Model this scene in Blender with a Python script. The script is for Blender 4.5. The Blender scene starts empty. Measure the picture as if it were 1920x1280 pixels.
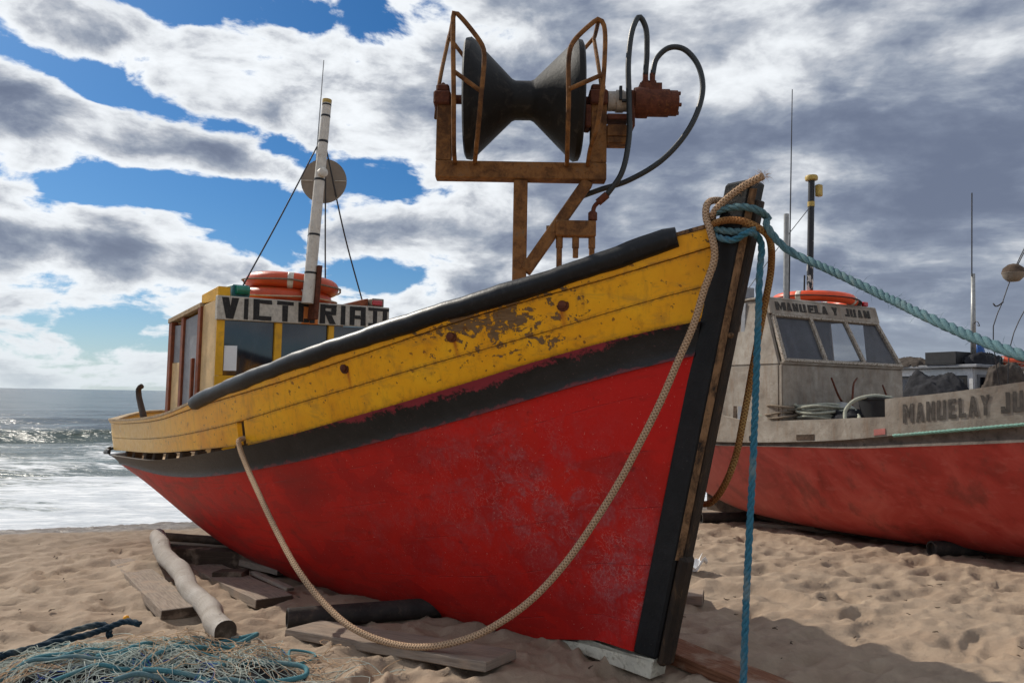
import bpy, bmesh, math, random
import numpy as np
from mathutils import Vector, Matrix

random.seed(7); RNG = np.random.default_rng(11)
rad = math.radians
SC = bpy.context.scene
COL = SC.collection

# ------------------------------------------------------------------ camera
PITCH, ROLL = rad(4.09), rad(1.0)
cd = bpy.data.cameras.new('camera'); cam = bpy.data.objects.new('camera', cd); COL.objects.link(cam)
cd.lens = 27.0; cd.sensor_width = 36.0; cd.clip_start = .05; cd.clip_end = 9000
fw = Vector((0, math.cos(PITCH), math.sin(PITCH))); u0 = Vector((0, -math.sin(PITCH), math.cos(PITCH))); r0 = Vector((1, 0, 0))
rt = math.cos(ROLL)*r0 + math.sin(ROLL)*u0; up = math.cos(ROLL)*u0 - math.sin(ROLL)*r0
mw = Matrix((rt, up, -fw)).transposed().to_4x4(); mw.translation = (0, 0, 1.6)
cam.matrix_world = mw
SC.camera = cam

# ------------------------------------------------------------------ sun, sky, exposure
SUN_AZ, SUN_EL = rad(51), rad(39)          # azimuth is measured to the left of the view direction
sun_dir = Vector((-math.sin(SUN_AZ)*math.cos(SUN_EL), math.cos(SUN_AZ)*math.cos(SUN_EL), math.sin(SUN_EL)))
sl = bpy.data.lights.new('sun', 'SUN'); sl.energy = 3.0; sl.angle = rad(.6); sl.color = (1, .93, .82)
so = bpy.data.objects.new('sun', sl); COL.objects.link(so)
so.rotation_euler = (-sun_dir).to_track_quat('-Z', 'Y').to_euler(); so.location = sun_dir*40
SC.view_settings.view_transform = 'Standard'; SC.view_settings.look = 'None'
SC.view_settings.exposure = 0.35; SC.view_settings.gamma = 1
SC.view_settings.use_curve_mapping = False
SC.cycles.max_bounces = 5; SC.cycles.diffuse_bounces = 2; SC.cycles.glossy_bounces = 2; SC.cycles.transparent_max_bounces = 6
SC.cycles.use_adaptive_sampling = True; SC.cycles.adaptive_threshold = .015; SC.cycles.use_denoising = True
SC.cycles.caustics_reflective = False; SC.cycles.caustics_refractive = False


class NT:
    """small helper around a node tree"""
    def __init__(s, tree): s.t = tree; s.n = tree.nodes; s.l = tree.links
    def new(s, typ, **kw):
        n = s.n.new(typ)
        for k, v in kw.items(): setattr(n, k, v)
        return n
    def put(s, sock, val):
        if val is None: return
        if hasattr(val, 'links') or isinstance(val, bpy.types.NodeSocket): s.l.new(val, sock)
        else:
            if sock.type == 'RGBA' and len(val) == 3: val = (*val, 1)
            sock.default_value = val
    def math(s, op, a, b=None, c=None, clamp=False):
        n = s.new('ShaderNodeMath', operation=op, use_clamp=clamp)
        s.put(n.inputs[0], a); s.put(n.inputs[1], b); s.put(n.inputs[2], c); return n.outputs[0]
    def vmath(s, op, a, b=None):
        n = s.new('ShaderNodeVectorMath', operation=op); s.put(n.inputs[0], a); s.put(n.inputs[1], b)
        return n.outputs['Value'] if op in ('LENGTH', 'DOT_PRODUCT') else n.outputs[0]
    def mul(s, a, b): return s.math('MULTIPLY', a, b)
    def add(s, a, b): return s.math('ADD', a, b)
    def sub(s, a, b): return s.math('SUBTRACT', a, b)
    def noise(s, vec, scale, detail=4, rough=.55, dist=0.0):
        n = s.new('ShaderNodeTexNoise'); s.put(n.inputs['Vector'], vec); n.inputs['Scale'].default_value = scale
        n.inputs['Detail'].default_value = detail; n.inputs['Roughness'].default_value = rough; n.inputs['Distortion'].default_value = dist
        return n.outputs['Fac']
    def noisecol(s, vec, scale, detail=3):
        n = s.new('ShaderNodeTexNoise'); s.put(n.inputs['Vector'], vec); n.inputs['Scale'].default_value = scale
        n.inputs['Detail'].default_value = detail; return n.outputs['Color']
    def voro(s, vec, scale, feature='F1'):
        n = s.new('ShaderNodeTexVoronoi', feature=feature); s.put(n.inputs['Vector'], vec); n.inputs['Scale'].default_value = scale
        return n.outputs['Distance']
    def ss(s, x, a, b):
        """smoothstep from a to b"""
        n = s.new('ShaderNodeMapRange', interpolation_type='SMOOTHSTEP'); s.put(n.inputs[0], x)
        s.put(n.inputs[1], a); s.put(n.inputs[2], b); n.inputs[3].default_value = 0; n.inputs[4].default_value = 1
        return n.outputs[0]
    def mix(s, fac, a, b, mode='MIX'):
        n = s.new('ShaderNodeMix', data_type='RGBA', blend_type=mode, clamp_factor=True)
        s.put(n.inputs[0], fac); s.put(n.inputs[6], a); s.put(n.inputs[7], b); return n.outputs[2]
    def ramp(s, fac, stops):
        n = s.new('ShaderNodeValToRGB'); e = n.color_ramp.elements
        while len(e) < len(stops): e.new(.5)
        for el, (p, c) in zip(e, stops): el.position = p; el.color = (*c, 1)
        s.put(n.inputs[0], fac); return n.outputs[0]
    def sep(s, v): n = s.new('ShaderNodeSeparateXYZ'); s.put(n.inputs[0], v); return n.outputs
    def comb(s, x, y, z): n = s.new('ShaderNodeCombineXYZ'); s.put(n.inputs[0], x); s.put(n.inputs[1], y); s.put(n.inputs[2], z); return n.outputs[0]
    def scalev(s, v, sc): return s.vmath('MULTIPLY', v, sc)
    def bump(s, h, dist=.01, strength=1.0, normal=None):
        n = s.new('ShaderNodeBump'); s.put(n.inputs['Height'], h); n.inputs['Distance'].default_value = dist
        n.inputs['Strength'].default_value = strength; s.put(n.inputs['Normal'], normal); return n.outputs[0]


def build_world():
    w = bpy.data.worlds.new('World'); SC.world = w; w.use_nodes = True
    t = NT(w.node_tree)
    for n in list(t.n): t.n.remove(n)
    out = t.new('ShaderNodeOutputWorld'); bg = t.new('ShaderNodeBackground')
    sky = t.new('ShaderNodeTexSky', sky_type='NISHITA'); sky.sun_disc = False
    sky.sun_elevation = SUN_EL; sky.sun_rotation = -SUN_AZ; sky.altitude = 0; sky.air_density = 1.0; sky.dust_density = .6; sky.ozone_density = 2.5
    co = t.new('ShaderNodeTexCoord').outputs['Generated']
    d = t.vmath('NORMALIZE', co)
    x, y, z = t.sep(d)
    zc = t.math('MAXIMUM', z, 0.0)
    # cloud deck seen in perspective
    k = t.math('DIVIDE', 1.0, t.add(zc, .16))
    px, py = t.mul(x, k), t.mul(y, k)
    q = t.comb(px, py, 0.0)
    # warp
    wv = t.vmath('SUBTRACT', t.noisecol(q, 1.4, 6), (.5, .5, .5))
    q2 = t.vmath('ADD', q, t.scalev(wv, (.34, .34, 0)))
    az = t.math('ARCTAN2', x, y); el = t.math('ARCSINE', z)
    wx, wy, _ = t.sep(wv)
    azw = t.add(az, t.mul(wx, .16)); elw = t.add(el, t.mul(wy, .075))
    side = t.ss(azw, rad(-9), rad(9))                       # broken cumulus on the left, a closed grey deck on the right
    big = t.noise(t.scalev(q2, (1, 1.5, 1)), .95, 6, .56)
    puff = t.noise(t.vmath('ADD', t.scalev(d, (1, 1, 2.0)), t.scalev(wv, (.05, .05, .06))), 7.5, 7, .58, .2)
    calm = t.sub(1.0, t.mul(side, .62))
    dens = t.add(.68, t.add(t.mul(t.sub(big, .5), t.add(.55, t.mul(side, .55))), t.mul(t.mul(t.sub(puff, .5), 1.35), calm)))
    # broad layout of the weather: banks (+) and openings (-), in azimuth / elevation (degrees)
    G = [(-25, 25.6, 12, 1.0, .03, -.33), (-24, 18.9, 11, 1.0, -.16, -.33), (-24, 13.6, 6.5, .95, -.02, -.34), (-17.0, 11.8, 2.8, 2.3, 0, -.32),
         (-10.5, 15.8, 3.2, .9, -.1, -.25), (-12, 8.8, 2.6, 1.2, 0, -.27), (-30, 3.6, 9, .9, 0, -.10),
         (-25, 22.4, 14, 1.9, -.08, .17), (-32, 16.5, 3.0, 1.9, 0, .34), (-21, 15.9, 7, .8, -.03, .30), (-28, 9.0, 8.5, 2.5, -.06, .26),
         (20, 15, 22, 17, 0, .22), (-4, 22, 8, 5, 0, .14)]
    for (ga, ge, sa, se, sl_, wgt) in G:
        da = t.mul(t.sub(azw, rad(ga)), 1/rad(sa)); de = t.mul(t.sub(elw, rad(ge)), 1/rad(se))
        if sl_: de = t.math('MULTIPLY_ADD', da, -sl_*sa/se, de)
        r2 = t.math('MULTIPLY_ADD', da, da, t.mul(de, de))
        g = t.math('POWER', .5, r2)
        dens = t.math('MULTIPLY_ADD', g, wgt, dens)
    cover = t.ss(dens, .585, .70)
    # thin cloud glows white against the light, deep cloud is grey blue
    body = t.add(dens, t.mul(t.mul(t.sub(puff, .5), .45), calm))
    streak = t.noise(t.vmath('ADD', t.scalev(d, (1, 1.2, 2.3)), t.scalev(wv, (.20, .20, .16))), 2.9, 7, .56)
    body = t.add(body, t.mul(t.mul(t.sub(streak, .47), 1.15), side))
    body = t.add(.60, t.mul(t.sub(body, .60), t.add(.72, t.mul(side, .28))))
    ccol = t.ramp(t.ss(body, .60, 1.12), [(0, (.74, .77, .80)), (.16, (.62, .645, .675)), (.34, (.42, .445, .49)), (.55, (.26, .295, .36)), (.78, (.165, .197, .27)), (1, (.12, .147, .215))])
    skyc = t.mix(1.0, sky.outputs[0], (.032, .046, .060), 'MULTIPLY')
    hs = t.new('ShaderNodeHueSaturation'); hs.inputs['Saturation'].default_value = 1.15; hs.inputs['Value'].default_value = 1.0
    t.put(hs.inputs['Color'], skyc); skyc = hs.outputs[0]
    c = t.mix(cover, skyc, ccol)
    # pale air at the horizon
    hz = t.math('EXPONENT', t.mul(zc, -17.0))
    c = t.mix(t.mul(hz, .72), c, (.52, .58, .61))
    t.l.new(c, bg.inputs[0]); bg.inputs[1].default_value = 1.0
    t.l.new(bg.outputs[0], out.inputs[0])
    w.cycles.sampling_method = 'MANUAL'; w.cycles.sample_map_resolution = 1024


build_world()


# ------------------------------------------------------------------ materials
MATS = {}
def mat(name, fn):
    m = bpy.data.materials.new(name); m.use_nodes = True
    t = NT(m.node_tree); b = t.n['Principled BSDF']
    t.co = t.new('ShaderNodeTexCoord'); t.ob = t.co.outputs['Object']; t.uv = t.co.outputs['UV']
    fn(t, b); MATS[name] = m; return m

def setp(t, b, col=None, rough=None, spec=None, metal=None, normal=None, **kw):
    if col is not None: t.put(b.inputs['Base Color'], col)
    if rough is not None: t.put(b.inputs['Roughness'], rough)
    if spec is not None: t.put(b.inputs['Specular IOR Level'], spec)
    if metal is not None: t.put(b.inputs['Metallic'], metal)
    if normal is not None: t.put(b.inputs['Normal'], normal)

def m_plain(name, col, rough=.6, var=.25, scale=9, bump=.002, spec=.4, metal=0, dirt=None, dirt_amt=.5, bscale=30):
    def f(t, b):
        n = t.noise(t.ob, scale, 6, .6)
        dk = tuple(c*(1-var) for c in col); lt = tuple(min(1, c*(1+var)) for c in col)
        c = t.ramp(n, [(.3, dk), (.7, lt)])
        if dirt is not None:
            k = t.ss(t.noise(t.ob, scale*2.1, 8, .68, .4), .5, .72)
            c = t.mix(t.mul(k, dirt_amt), c, dirt)
        setp(t, b, c, rough, spec, metal, t.bump(t.noise(t.ob, bscale, 5, .65), bump))
    return mat(name, f)

def f_yellow(t, b):
    ob = t.ob; x, y, z = t.sep(ob)
    n1 = t.noise(ob, 3.0, 6, .6); n2 = t.add(t.mul(t.noise(t.scalev(ob, (1.2, 1.2, 2.0)), 6.5, 10, .70, .6), .80), t.mul(t.noise(ob, 38, 6, .7), .20)); n3 = t.noise(ob, 34, 6, .7)
    base = t.ramp(n1, [(.25, (.74, .30, .006)), (.5, (.86, .40, .008)), (.75, (.92, .49, .014))])
    base = t.mix(t.ss(t.noise(ob, 14, 6, .7), .52, .80), base, (.52, .21, .012))
    base = t.mix(t.mul(t.ss(t.noise(t.scalev(ob, (1, 1, 2.5)), 5, 7, .68, .5), .52, .70), .55), base, (.46, .23, .035))
    # peeled paint down to grey-brown wood: a worn stretch aft of the bow, freckles elsewhere
    ex = t.mul(t.add(x, .80), 1/.70); patch = t.math('EXPONENT', t.mul(t.mul(ex, ex), -1))
    ex2 = t.mul(t.add(x, 2.2), 1/.75); patch = t.add(patch, t.mul(t.math('EXPONENT', t.mul(t.mul(ex2, ex2), -1)), .42))
    ex3 = t.mul(t.sub(x, .42), 1/.12); patch = t.add(patch, t.mul(t.math('EXPONENT', t.mul(t.mul(ex3, ex3), -1)), .55))
    vv = t.sep(t.uv)[1]
    patch = t.mul(patch, t.add(.38, t.mul(t.ss(z, 1.72, 2.08), .75)))
    th = t.sub(.715, t.mul(patch, .225))
    peel = t.ss(t.sub(n2, th), 0.0, .012)
    wood = t.ramp(t.noise(t.scalev(ob, (2, 2, 26)), 6, 5, .6), [(.3, (.12, .070, .034)), (.7, (.23, .145, .075))])
    c = t.mix(peel, base, wood)
    fr = t.ss(t.noise(ob, 23, 4, .5), .655, .69)
    c = t.mix(t.mul(fr, .8), c, (.16, .06, .015))
    edge = t.math('MAXIMUM', t.ss(vv, .13, .0), t.ss(vv, .87, 1.0)); runs = t.ss(t.noise(t.scalev(ob, (9, 9, 1.1)), 2.2, 7, .68), .50, .72)
    c = t.mix(t.mul(edge, t.add(.15, t.mul(t.ss(n3, .40, .62), .6))), c, (.24, .11, .022))
    c = t.mix(t.mul(runs, .42), c, (.38, .17, .02))
    # rubbed, dusty upper edge and a stern paled by bleaching and painted-in sunlight
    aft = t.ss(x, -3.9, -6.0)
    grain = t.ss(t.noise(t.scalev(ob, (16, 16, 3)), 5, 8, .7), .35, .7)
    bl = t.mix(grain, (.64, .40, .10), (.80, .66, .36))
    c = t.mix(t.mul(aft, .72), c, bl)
    # rust running from the bolt heads
    for (bx, bz) in ((-.363, 2.154), (-1.04, 1.979), (-1.904, 1.778)):
        dx = t.sub(t.sub(x, bx), t.mul(t.sub(n3, .5), .025)); a = t.math('EXPONENT', t.mul(t.mul(dx, dx), -1/.00022))
        dz = t.sub(bz, z); fall = t.mul(t.ss(dz, -.02, .01), t.ss(dz, .20, .02))
        c = t.mix(t.mul(t.mul(a, fall), .85), c, (.36, .07, .008))
    h = t.sub(t.mul(n3, .35), t.mul(peel, 1.0))
    setp(t, b, c, t.add(.42, t.mul(peel, .4)), .28, 0, t.bump(h, .0022))
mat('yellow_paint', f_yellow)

def f_red(t, b):
    ob = t.ob; x, y, z = t.sep(ob)
    wob = t.scalev(t.vmath('SUBTRACT', t.noisecol(ob, 2.2, 3), (.5, .5, .5)), (.5, .5, .5)); obw = t.vmath('ADD', ob, wob)
    n1 = t.noise(obw, 1.3, 4, .55); n2 = t.noise(ob, 5.5, 7, .62, .3); n3 = t.noise(ob, 42, 6, .7); nb = t.noise(t.scalev(obw, (1.0, 1.0, 1.9)), 2.6, 3, .5)
    base = t.ramp(n1, [(.30, (.36, .012, .010)), (.48, (.50, .014, .010)), (.70, (.60, .018, .011))])
    base = t.mix(t.mul(t.ss(nb, .545, .565), .45), base, (.34, .012, .012))          # brush patches of older paint
    base = t.mix(t.mul(t.ss(nb, .40, .385), .6), base, (.58, .014, .010))
    # repainted patch near the stem
    pa = t.mul(t.ss(t.add(x, t.mul(n2, .12)), -.60, -.57), t.ss(t.add(t.add(z, t.mul(x, -.33)), t.mul(n2, .1)), 1.37, 1.40))
    base = t.mix(t.mul(pa, .85), base, (.56, .011, .009))
    # chalky scuffs and hair scratches amidships and at the forefoot
    def blob(cx, cz, sx, sz):
        ex = t.mul(t.add(x, -cx), 1/sx); ez = t.mul(t.add(z, -cz), 1/sz); return t.math('EXPONENT', t.mul(t.add(t.mul(ex, ex), t.mul(ez, ez)), -1))
    reg = t.add(t.add(blob(-.85, 1.02, .62, .42), t.mul(blob(-.35, .62, .35, .35), .75)), t.add(t.mul(blob(.02, .35, .30, .42), .85), t.mul(blob(-1.9, .6, .7, .3), .4)))
    scr = t.new('ShaderNodeTexVoronoi', feature='DISTANCE_TO_EDGE'); t.put(scr.inputs['Vector'], t.vmath('ADD', t.scalev(ob, (1, 1, .55)), t.scalev(t.noisecol(ob, 7, 5), (.30, .30, .30)))); scr.inputs['Scale'].default_value = 24
    hair = t.ss(scr.outputs['Distance'], .045, .0)
    cl = t.ss(t.noise(ob, 6.2, 9, .72, .6), .43, .66)
    chalk = t.mul(t.mul(reg, cl), t.add(.30, t.mul(t.ss(n3, .40, .66), .70)))
    c = t.mix(t.mul(t.mul(reg, cl), .45), base, (.25, .014, .020))
    c = t.mix(t.mul(chalk, .52), c, (.34, .17, .185))
    c = t.mix(t.mul(t.mul(hair, t.mul(reg, t.ss(n2, .44, .60))), .38), c, (.52, .32, .31))
    sp = t.ss(t.noise(ob, 75, 3, .5), .69, .73)
    c = t.mix(t.mul(sp, .55), c, (.58, .32, .28))
    # green-black slime and stains low and aft
    lo = t.mul(t.ss(x, -1.6, -4.8), t.ss(t.noise(t.scalev(obw, (.6, .6, 2.4)), 2.6, 6, .6), .46, .70))
    c = t.mix(t.mul(lo, .6), c, (.17, .04, .032))
    st = t.ss(t.noise(t.scalev(t.uv, (.55, 7.5, 1)), 3.0, 7, .66, .5), .53, .72)
    c = t.mix(t.mul(st, t.add(.22, t.mul(t.ss(x, -1.0, -4.5), .33))), c, (.13, .022, .018))
    dk = t.ss(t.noise(ob, 8, 5, .6), .64, .74)
    c = t.mix(t.mul(dk, .5), c, (.09, .012, .012))
    # plank seams telegraphing faintly through the paint, broken up
    vv = t.sep(t.uv)[1]; ph = t.math('FRACT', t.add(t.mul(vv, 5.0), t.mul(t.sub(n1, .5), .12))); sm = t.ss(t.math('ABSOLUTE', t.sub(ph, .5)), .012, .0)
    sm = t.mul(sm, t.ss(n2, .42, .60)); c = t.mix(t.mul(sm, .45), c, (.10, .010, .010))
    setp(t, b, c, t.add(.46, t.mul(chalk, .3)), .22, 0, t.bump(t.sub(t.add(t.mul(n3, .35), t.add(t.mul(n2, .8), t.mul(n1, 2.0))), t.mul(sm, .5)), .004))
mat('red_paint', f_red)

def f_black_strake(t, b):
    ob = t.ob; x, y, z = t.sep(ob); vv = t.sep(t.uv)[1]
    n = t.noise(ob, 7, 9, .68, .4); n3 = t.noise(ob, 45, 5, .7)
    blk = t.ramp(n, [(.3, (.005, .006, .007)), (.7, (.017, .017, .019))])
    ex = t.mul(t.add(x, 1.1), 1/1.35); reg = t.math('EXPONENT', t.mul(t.mul(ex, ex), -1))
    th = t.sub(1.12, t.mul(reg, .38))
    wear = t.ss(t.sub(t.add(vv, t.add(t.mul(t.sub(n, .5), .9), t.mul(t.sub(n3, .5), .55))), th), -.03, .13)
    c = t.mix(t.mul(wear, t.ss(reg, .1, .4)), blk, (.27, .028, .048))
    low = t.ss(t.add(vv, t.mul(t.sub(n, .5), .8)), .10, .0)
    c = t.mix(t.mul(low, .6), c, (.22, .03, .035))
    c = t.mix(t.mul(t.ss(n3, .60, .72), .25), c, (.25, .10, .11))
    # bare weathered timber aft
    aft = t.mul(t.ss(x, -3.2, -4.8), .85)
    wd = t.ramp(t.noise(t.scalev(ob, (1.5, 1.5, 18)), 5, 5, .65), [(.3, (.028, .024, .020)), (.7, (.085, .070, .058))])
    c = t.mix(aft, c, wd)
    setp(t, b, c, .5, .4, 0, t.bump(t.add(t.mul(n3, .4), n), .004))
mat('black_strake', f_black_strake)

def f_black_stem(t, b):
    ob = t.ob; n = t.noise(ob, 8, 8, .66, .3); n3 = t.noise(ob, 50, 5, .7)
    c = t.ramp(n, [(.3, (.004, .005, .006)), (.7, (.013, .014, .016))])
    c = t.mix(t.mul(t.ss(n3, .67, .74), .5), c, (.22, .19, .17))
    setp(t, b, c, .55, .28, 0, t.bump(t.add(t.mul(n3, .5), n), .0045))
mat('black_paint', f_black_stem)

def f_stem_face(t, b):
    ob = t.ob; x, y, z = t.sep(ob)
    n = t.noise(t.scalev(ob, (3, 3, 1)), 7, 8, .66, .4)
    c = t.ramp(n, [(.3, (.014, .011, .009)), (.58, (.035, .022, .014)), (.78, (.12, .07, .035))])
    setp(t, b, c, .7, .3, 0, t.bump(t.noise(t.scalev(ob, (6, 6, 1)), 12, 6, .7), .006))
mat('stem_wood', f_stem_face)

def f_worn(t, b):
    n = t.noise(t.scalev(t.ob, (1.6, 1.6, .7)), 9, 8, .68, .4); n2 = t.noise(t.ob, 30, 5, .7)
    c = t.ramp(n, [(.36, (.018, .015, .013)), (.44, (.10, .055, .028)), (.55, (.23, .13, .065)), (.8, (.30, .18, .095))])
    c = t.mix(t.mul(t.ss(n2, .55, .7), .6), c, (.05, .03, .02)); setp(t, b, c, .78, .25, 0, t.bump(t.add(n, n2), .006))
mat('worn_edge', f_worn)
m_plain('rubber', (.006, .007, .009), .40, .35, 14, .0018, .30, dirt=(.032, .032, .036), dirt_amt=.5, bscale=22)
m_plain('keel_white', (.62, .58, .47), .8, .2, 8, .006, .25, dirt=(.17, .13, .08), dirt_amt=.85)
m_plain('dark_wood', (.075, .05, .034), .85, .4, 9, .006, .25, dirt=(.15, .11, .08), dirt_amt=.5)
m_plain('brown_paint', (.22, .06, .022), .55, .3, 12, .002, .35, dirt=(.10, .04, .02), dirt_amt=.6)
m_plain('bleached_wood', (.40, .30, .19), .85, .3, 14, .006, .2, dirt=(.16, .11, .07), dirt_amt=.6)
m_plain('cabin_yellow', (.72, .38, .012), .5, .16, 6, .002, .4, dirt=(.35, .17, .03), dirt_amt=.5)
m_plain('cabin_side', (.62, .43, .21), .55, .18, 7, .0025, .35, dirt=(.42, .24, .08), dirt_amt=.5)
m_plain('grey_door', (.24, .245, .26), .55, .22, 9, .002, .4, dirt=(.38, .37, .36), dirt_amt=.5)
m_plain('mast_white', (.58, .55, .49), .5, .14, 12, .002, .4, dirt=(.30, .22, .14), dirt_amt=.5)
m_plain('mast_yellow', (.42, .29, .07), .5, .2, 12, .002, .4)
m_plain('black_tape', (.012, .012, .013), .5, .2, 20, .001)
m_plain('black_letter', (.017, .016, .016), .6, .3, 22, .001, .3, dirt=(.12, .11, .10), dirt_amt=.35)
m_plain('worn_letter', (.045, .040, .036), .75, .4, 16, .001, .2, dirt=(.17, .14, .11), dirt_amt=.6)
m_plain('faint_letter', (.085, .075, .066), .75, .3, 16, .001, .2, dirt=(.22, .185, .15), dirt_amt=.6)
m_plain('steel_grey', (.30, .30, .29), .45, .2, 18, .001, .5, .4)
m_plain('disc_grey', (.22, .18, .14), .55, .1, 14, .001, .4)
m_plain('wire', (.05, .05, .055), .5, .2, 30, .0008, .4, .5)
m_plain('green_lens', (.008, .16, .095), .2, .2, 14, .0006, .6)
m_plain('teal_housing', (.03, .14, .16), .5, .3, 14, .001)
m_plain('red_lens', (.45, .012, .015), .2, .2, 14, .0006, .6)
m_plain('blue_plastic', (.02, .09, .30), .5, .3, 12, .002)
m_plain('orange_ring', (.56, .072, .018), .42, .16, 6, .002, .45, dirt=(.30, .06, .03), dirt_amt=.5)
m_plain('bright_orange_ring', (.82, .085, .018), .4, .12, 6, .002, .45, dirt=(.5, .07, .02), dirt_amt=.4)
m_plain('reflective_tape', (.62, .58, .50), .45, .25, 25, .001, .5, dirt=(.25, .18, .12), dirt_amt=.6)
m_plain('grey_cord', (.20, .16, .12), .9, .3, 40, .002, .15)
m_plain('beige_line', (.48, .33, .22), .9, .2, 40, .002, .15)
m_plain('drum_black', (.010, .010, .010), .58, .45, 5, .0025, .25, dirt=(.055, .047, .040), dirt_amt=.7)
m_plain('hose', (.022, .026, .028), .45, .25, 20, .001, .45)
m_plain('coupling_white', (.42, .38, .33), .6, .2, 16, .002, .35, dirt=(.22, .11, .05), dirt_amt=.7)
m_plain('yellow_float', (.80, .33, .01), .5, .15, 16, .001)
m_plain('paper_white', (.78, .80, .82), .8, .06, 10, .002, .2)
m_plain('black_plastic', (.020, .020, .022), .55, .3, 12, .002)
m_plain('dark_cloth', (.026, .026, .030), .75, .4, 8, .012, .1, bscale=14)
m_plain('brown_tarp', (.060, .048, .040), .85, .4, 8, .01, .2, dirt=(.13, .10, .08), dirt_amt=.6, bscale=14)
m_plain('strake_grey', (.13, .105, .088), .75, .4, 7, .006, .25, dirt=(.03, .025, .022), dirt_amt=.8)
m_plain('white_paint', (.66, .66, .66), .5, .12, 8, .002, .4, dirt=(.36, .31, .26), dirt_amt=.5)
m_plain('rusty_iron', (.10, .032, .018), .8, .4, 22, .003, .25, dirt=(.22, .085, .03), dirt_amt=.6)
m_plain('dark_iron', (.040, .028, .022), .75, .4, 22, .003, .3, dirt=(.12, .05, .025), dirt_amt=.6)
m_plain('tar_pipe', (.030, .025, .022), .7, .4, 9, .004, .3, dirt=(.10, .07, .05), dirt_amt=.6)
m_plain('pale_rope', (.36, .36, .29), .9, .25, 40, .002, .15)
m_plain('pink_paint', (.46, .16, .14), .6, .2, 5, .003, .3, dirt=(.34, .22, .19), dirt_amt=.6)

def f_board(t, b):
    ob = t.ob; x, y, z = t.sep(ob); n = t.noise(ob, 26, 8, .72); n2 = t.noise(ob, 9, 6, .6, .5)
    c = t.ramp(n, [(.3, (.30, .28, .24)), (.55, (.50, .47, .41)), (.75, (.60, .57, .50))])
    st = t.mul(t.ss(y, -.10, -.085), t.ss(y, .105, .09)); st = t.mul(st, t.ss(t.add(n2, .2), .36, .44))
    c = t.mix(t.mul(st, .92), c, (.62, .18, .025))
    setp(t, b, c, .65, .3, 0, t.bump(n, .003))
mat('name_board', f_board)

def f_rust(t, b):
    ob = t.ob; n = t.noise(ob, 9, 9, .68, .3); n2 = t.noise(ob, 34, 6, .7)
    nl = t.noise(ob, 2.6, 5, .6, .6)
    c = t.ramp(t.add(t.mul(n, .6), t.mul(nl, .4)), [(.30, (.040, .020, .012)), (.44, (.11, .050, .020)), (.55, (.25, .115, .038)), (.66, (.17, .115, .07)), (.8, (.26, .20, .14))])
    c = t.mix(t.mul(t.ss(n2, .52, .7), .6), c, (.055, .022, .012))
    setp(t, b, c, .82, .25, 0, t.bump(t.add(n, n2), .004))
mat('rust_steel', f_rust)

def f_glass(t, b):
    n = t.noise(t.scalev(t.ob, (2, 3, 1)), 2.2, 5, .6)
    setp(t, b, t.ramp(n, [(.3, (.010, .012, .018)), (.7, (.030, .034, .044))]), t.add(.03, t.mul(n, .06)), .9)
mat('dark_glass', f_glass)
def f_glass2(t, b):
    n = t.noise(t.scalev(t.ob, (2, 3, 1)), 2.6, 5, .6)
    setp(t, b, t.ramp(n, [(.3, (.05, .055, .07)), (.7, (.12, .13, .16))]), t.add(.16, t.mul(n, .15)), .5)
    b.inputs['Alpha'].default_value = .38
mat('hazy_glass', f_glass2)

def f_braid(c0, c1, stain=None):
    def f(t, b):
        u, v, _ = t.sep(t.uv)
        a = t.math('SINE', t.add(t.mul(u, 2*math.pi/.020), t.mul(v, 2*math.pi*4)))
        c_ = t.math('SINE', t.sub(t.mul(u, 2*math.pi/.020), t.mul(v, 2*math.pi*4)))
        h = t.math('MAXIMUM', a, c_)
        n = t.noise(t.ob, 60, 4, .7); n2 = t.noise(t.ob, 3, 4, .6)
        col = t.mix(t.ss(h, -.6, .9), tuple(k*.66 for k in c0), c1)
        col = t.mix(t.mul(t.ss(n, .45, .75), .5), col, tuple(k*.62 for k in c0))
        if stain: col = t.mix(t.mul(t.ss(n2, .40, .62), .85), col, stain)
        setp(t, b, col, .92, .15, 0, t.bump(t.add(h, n), .004))
    return f
mat('beige_braid', f_braid((.45, .29, .175), (.58, .40, .26)))
mat('stained_braid', f_braid((.34, .19, .075), (.42, .26, .10), (.26, .10, .03)))

def f_twist(c0, c1):
    def f(t, b):
        u, v, _ = t.sep(t.uv)
        n = t.noise(t.comb(t.mul(u, 22), t.mul(v, 9), 0.0), 4, 5, .7); n2 = t.noise(t.ob, 4.5, 5, .6)
        c = t.mix(t.ss(n, .3, .72), c0, c1)
        c = t.mix(t.mul(t.ss(n2, .52, .7), .5), c, (.27, .28, .24))
        setp(t, b, c, .8, .25, 0, t.bump(n, .003))
    return f
mat('blue_rope', f_twist((.015, .085, .14), (.06, .23, .32)))
mat('teal_rope', f_twist((.040, .095, .115), (.14, .245, .265)))
mat('mint_rope', f_twist((.13, .28, .23), (.28, .46, .38)))
mat('cyan_rope', f_twist((.025, .11, .14), (.11, .29, .32)))
mat('navy_rope', f_twist((.008, .018, .030), (.02, .05, .075)))
m_plain('twine', (.46, .50, .44), .8, .25, 12, .001, .2)
m_plain('twine_tan', (.50, .33, .20), .8, .25, 12, .001, .2)
m_plain('twine_blue', (.03, .07, .30), .8, .3, 12, .001, .2)

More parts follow.
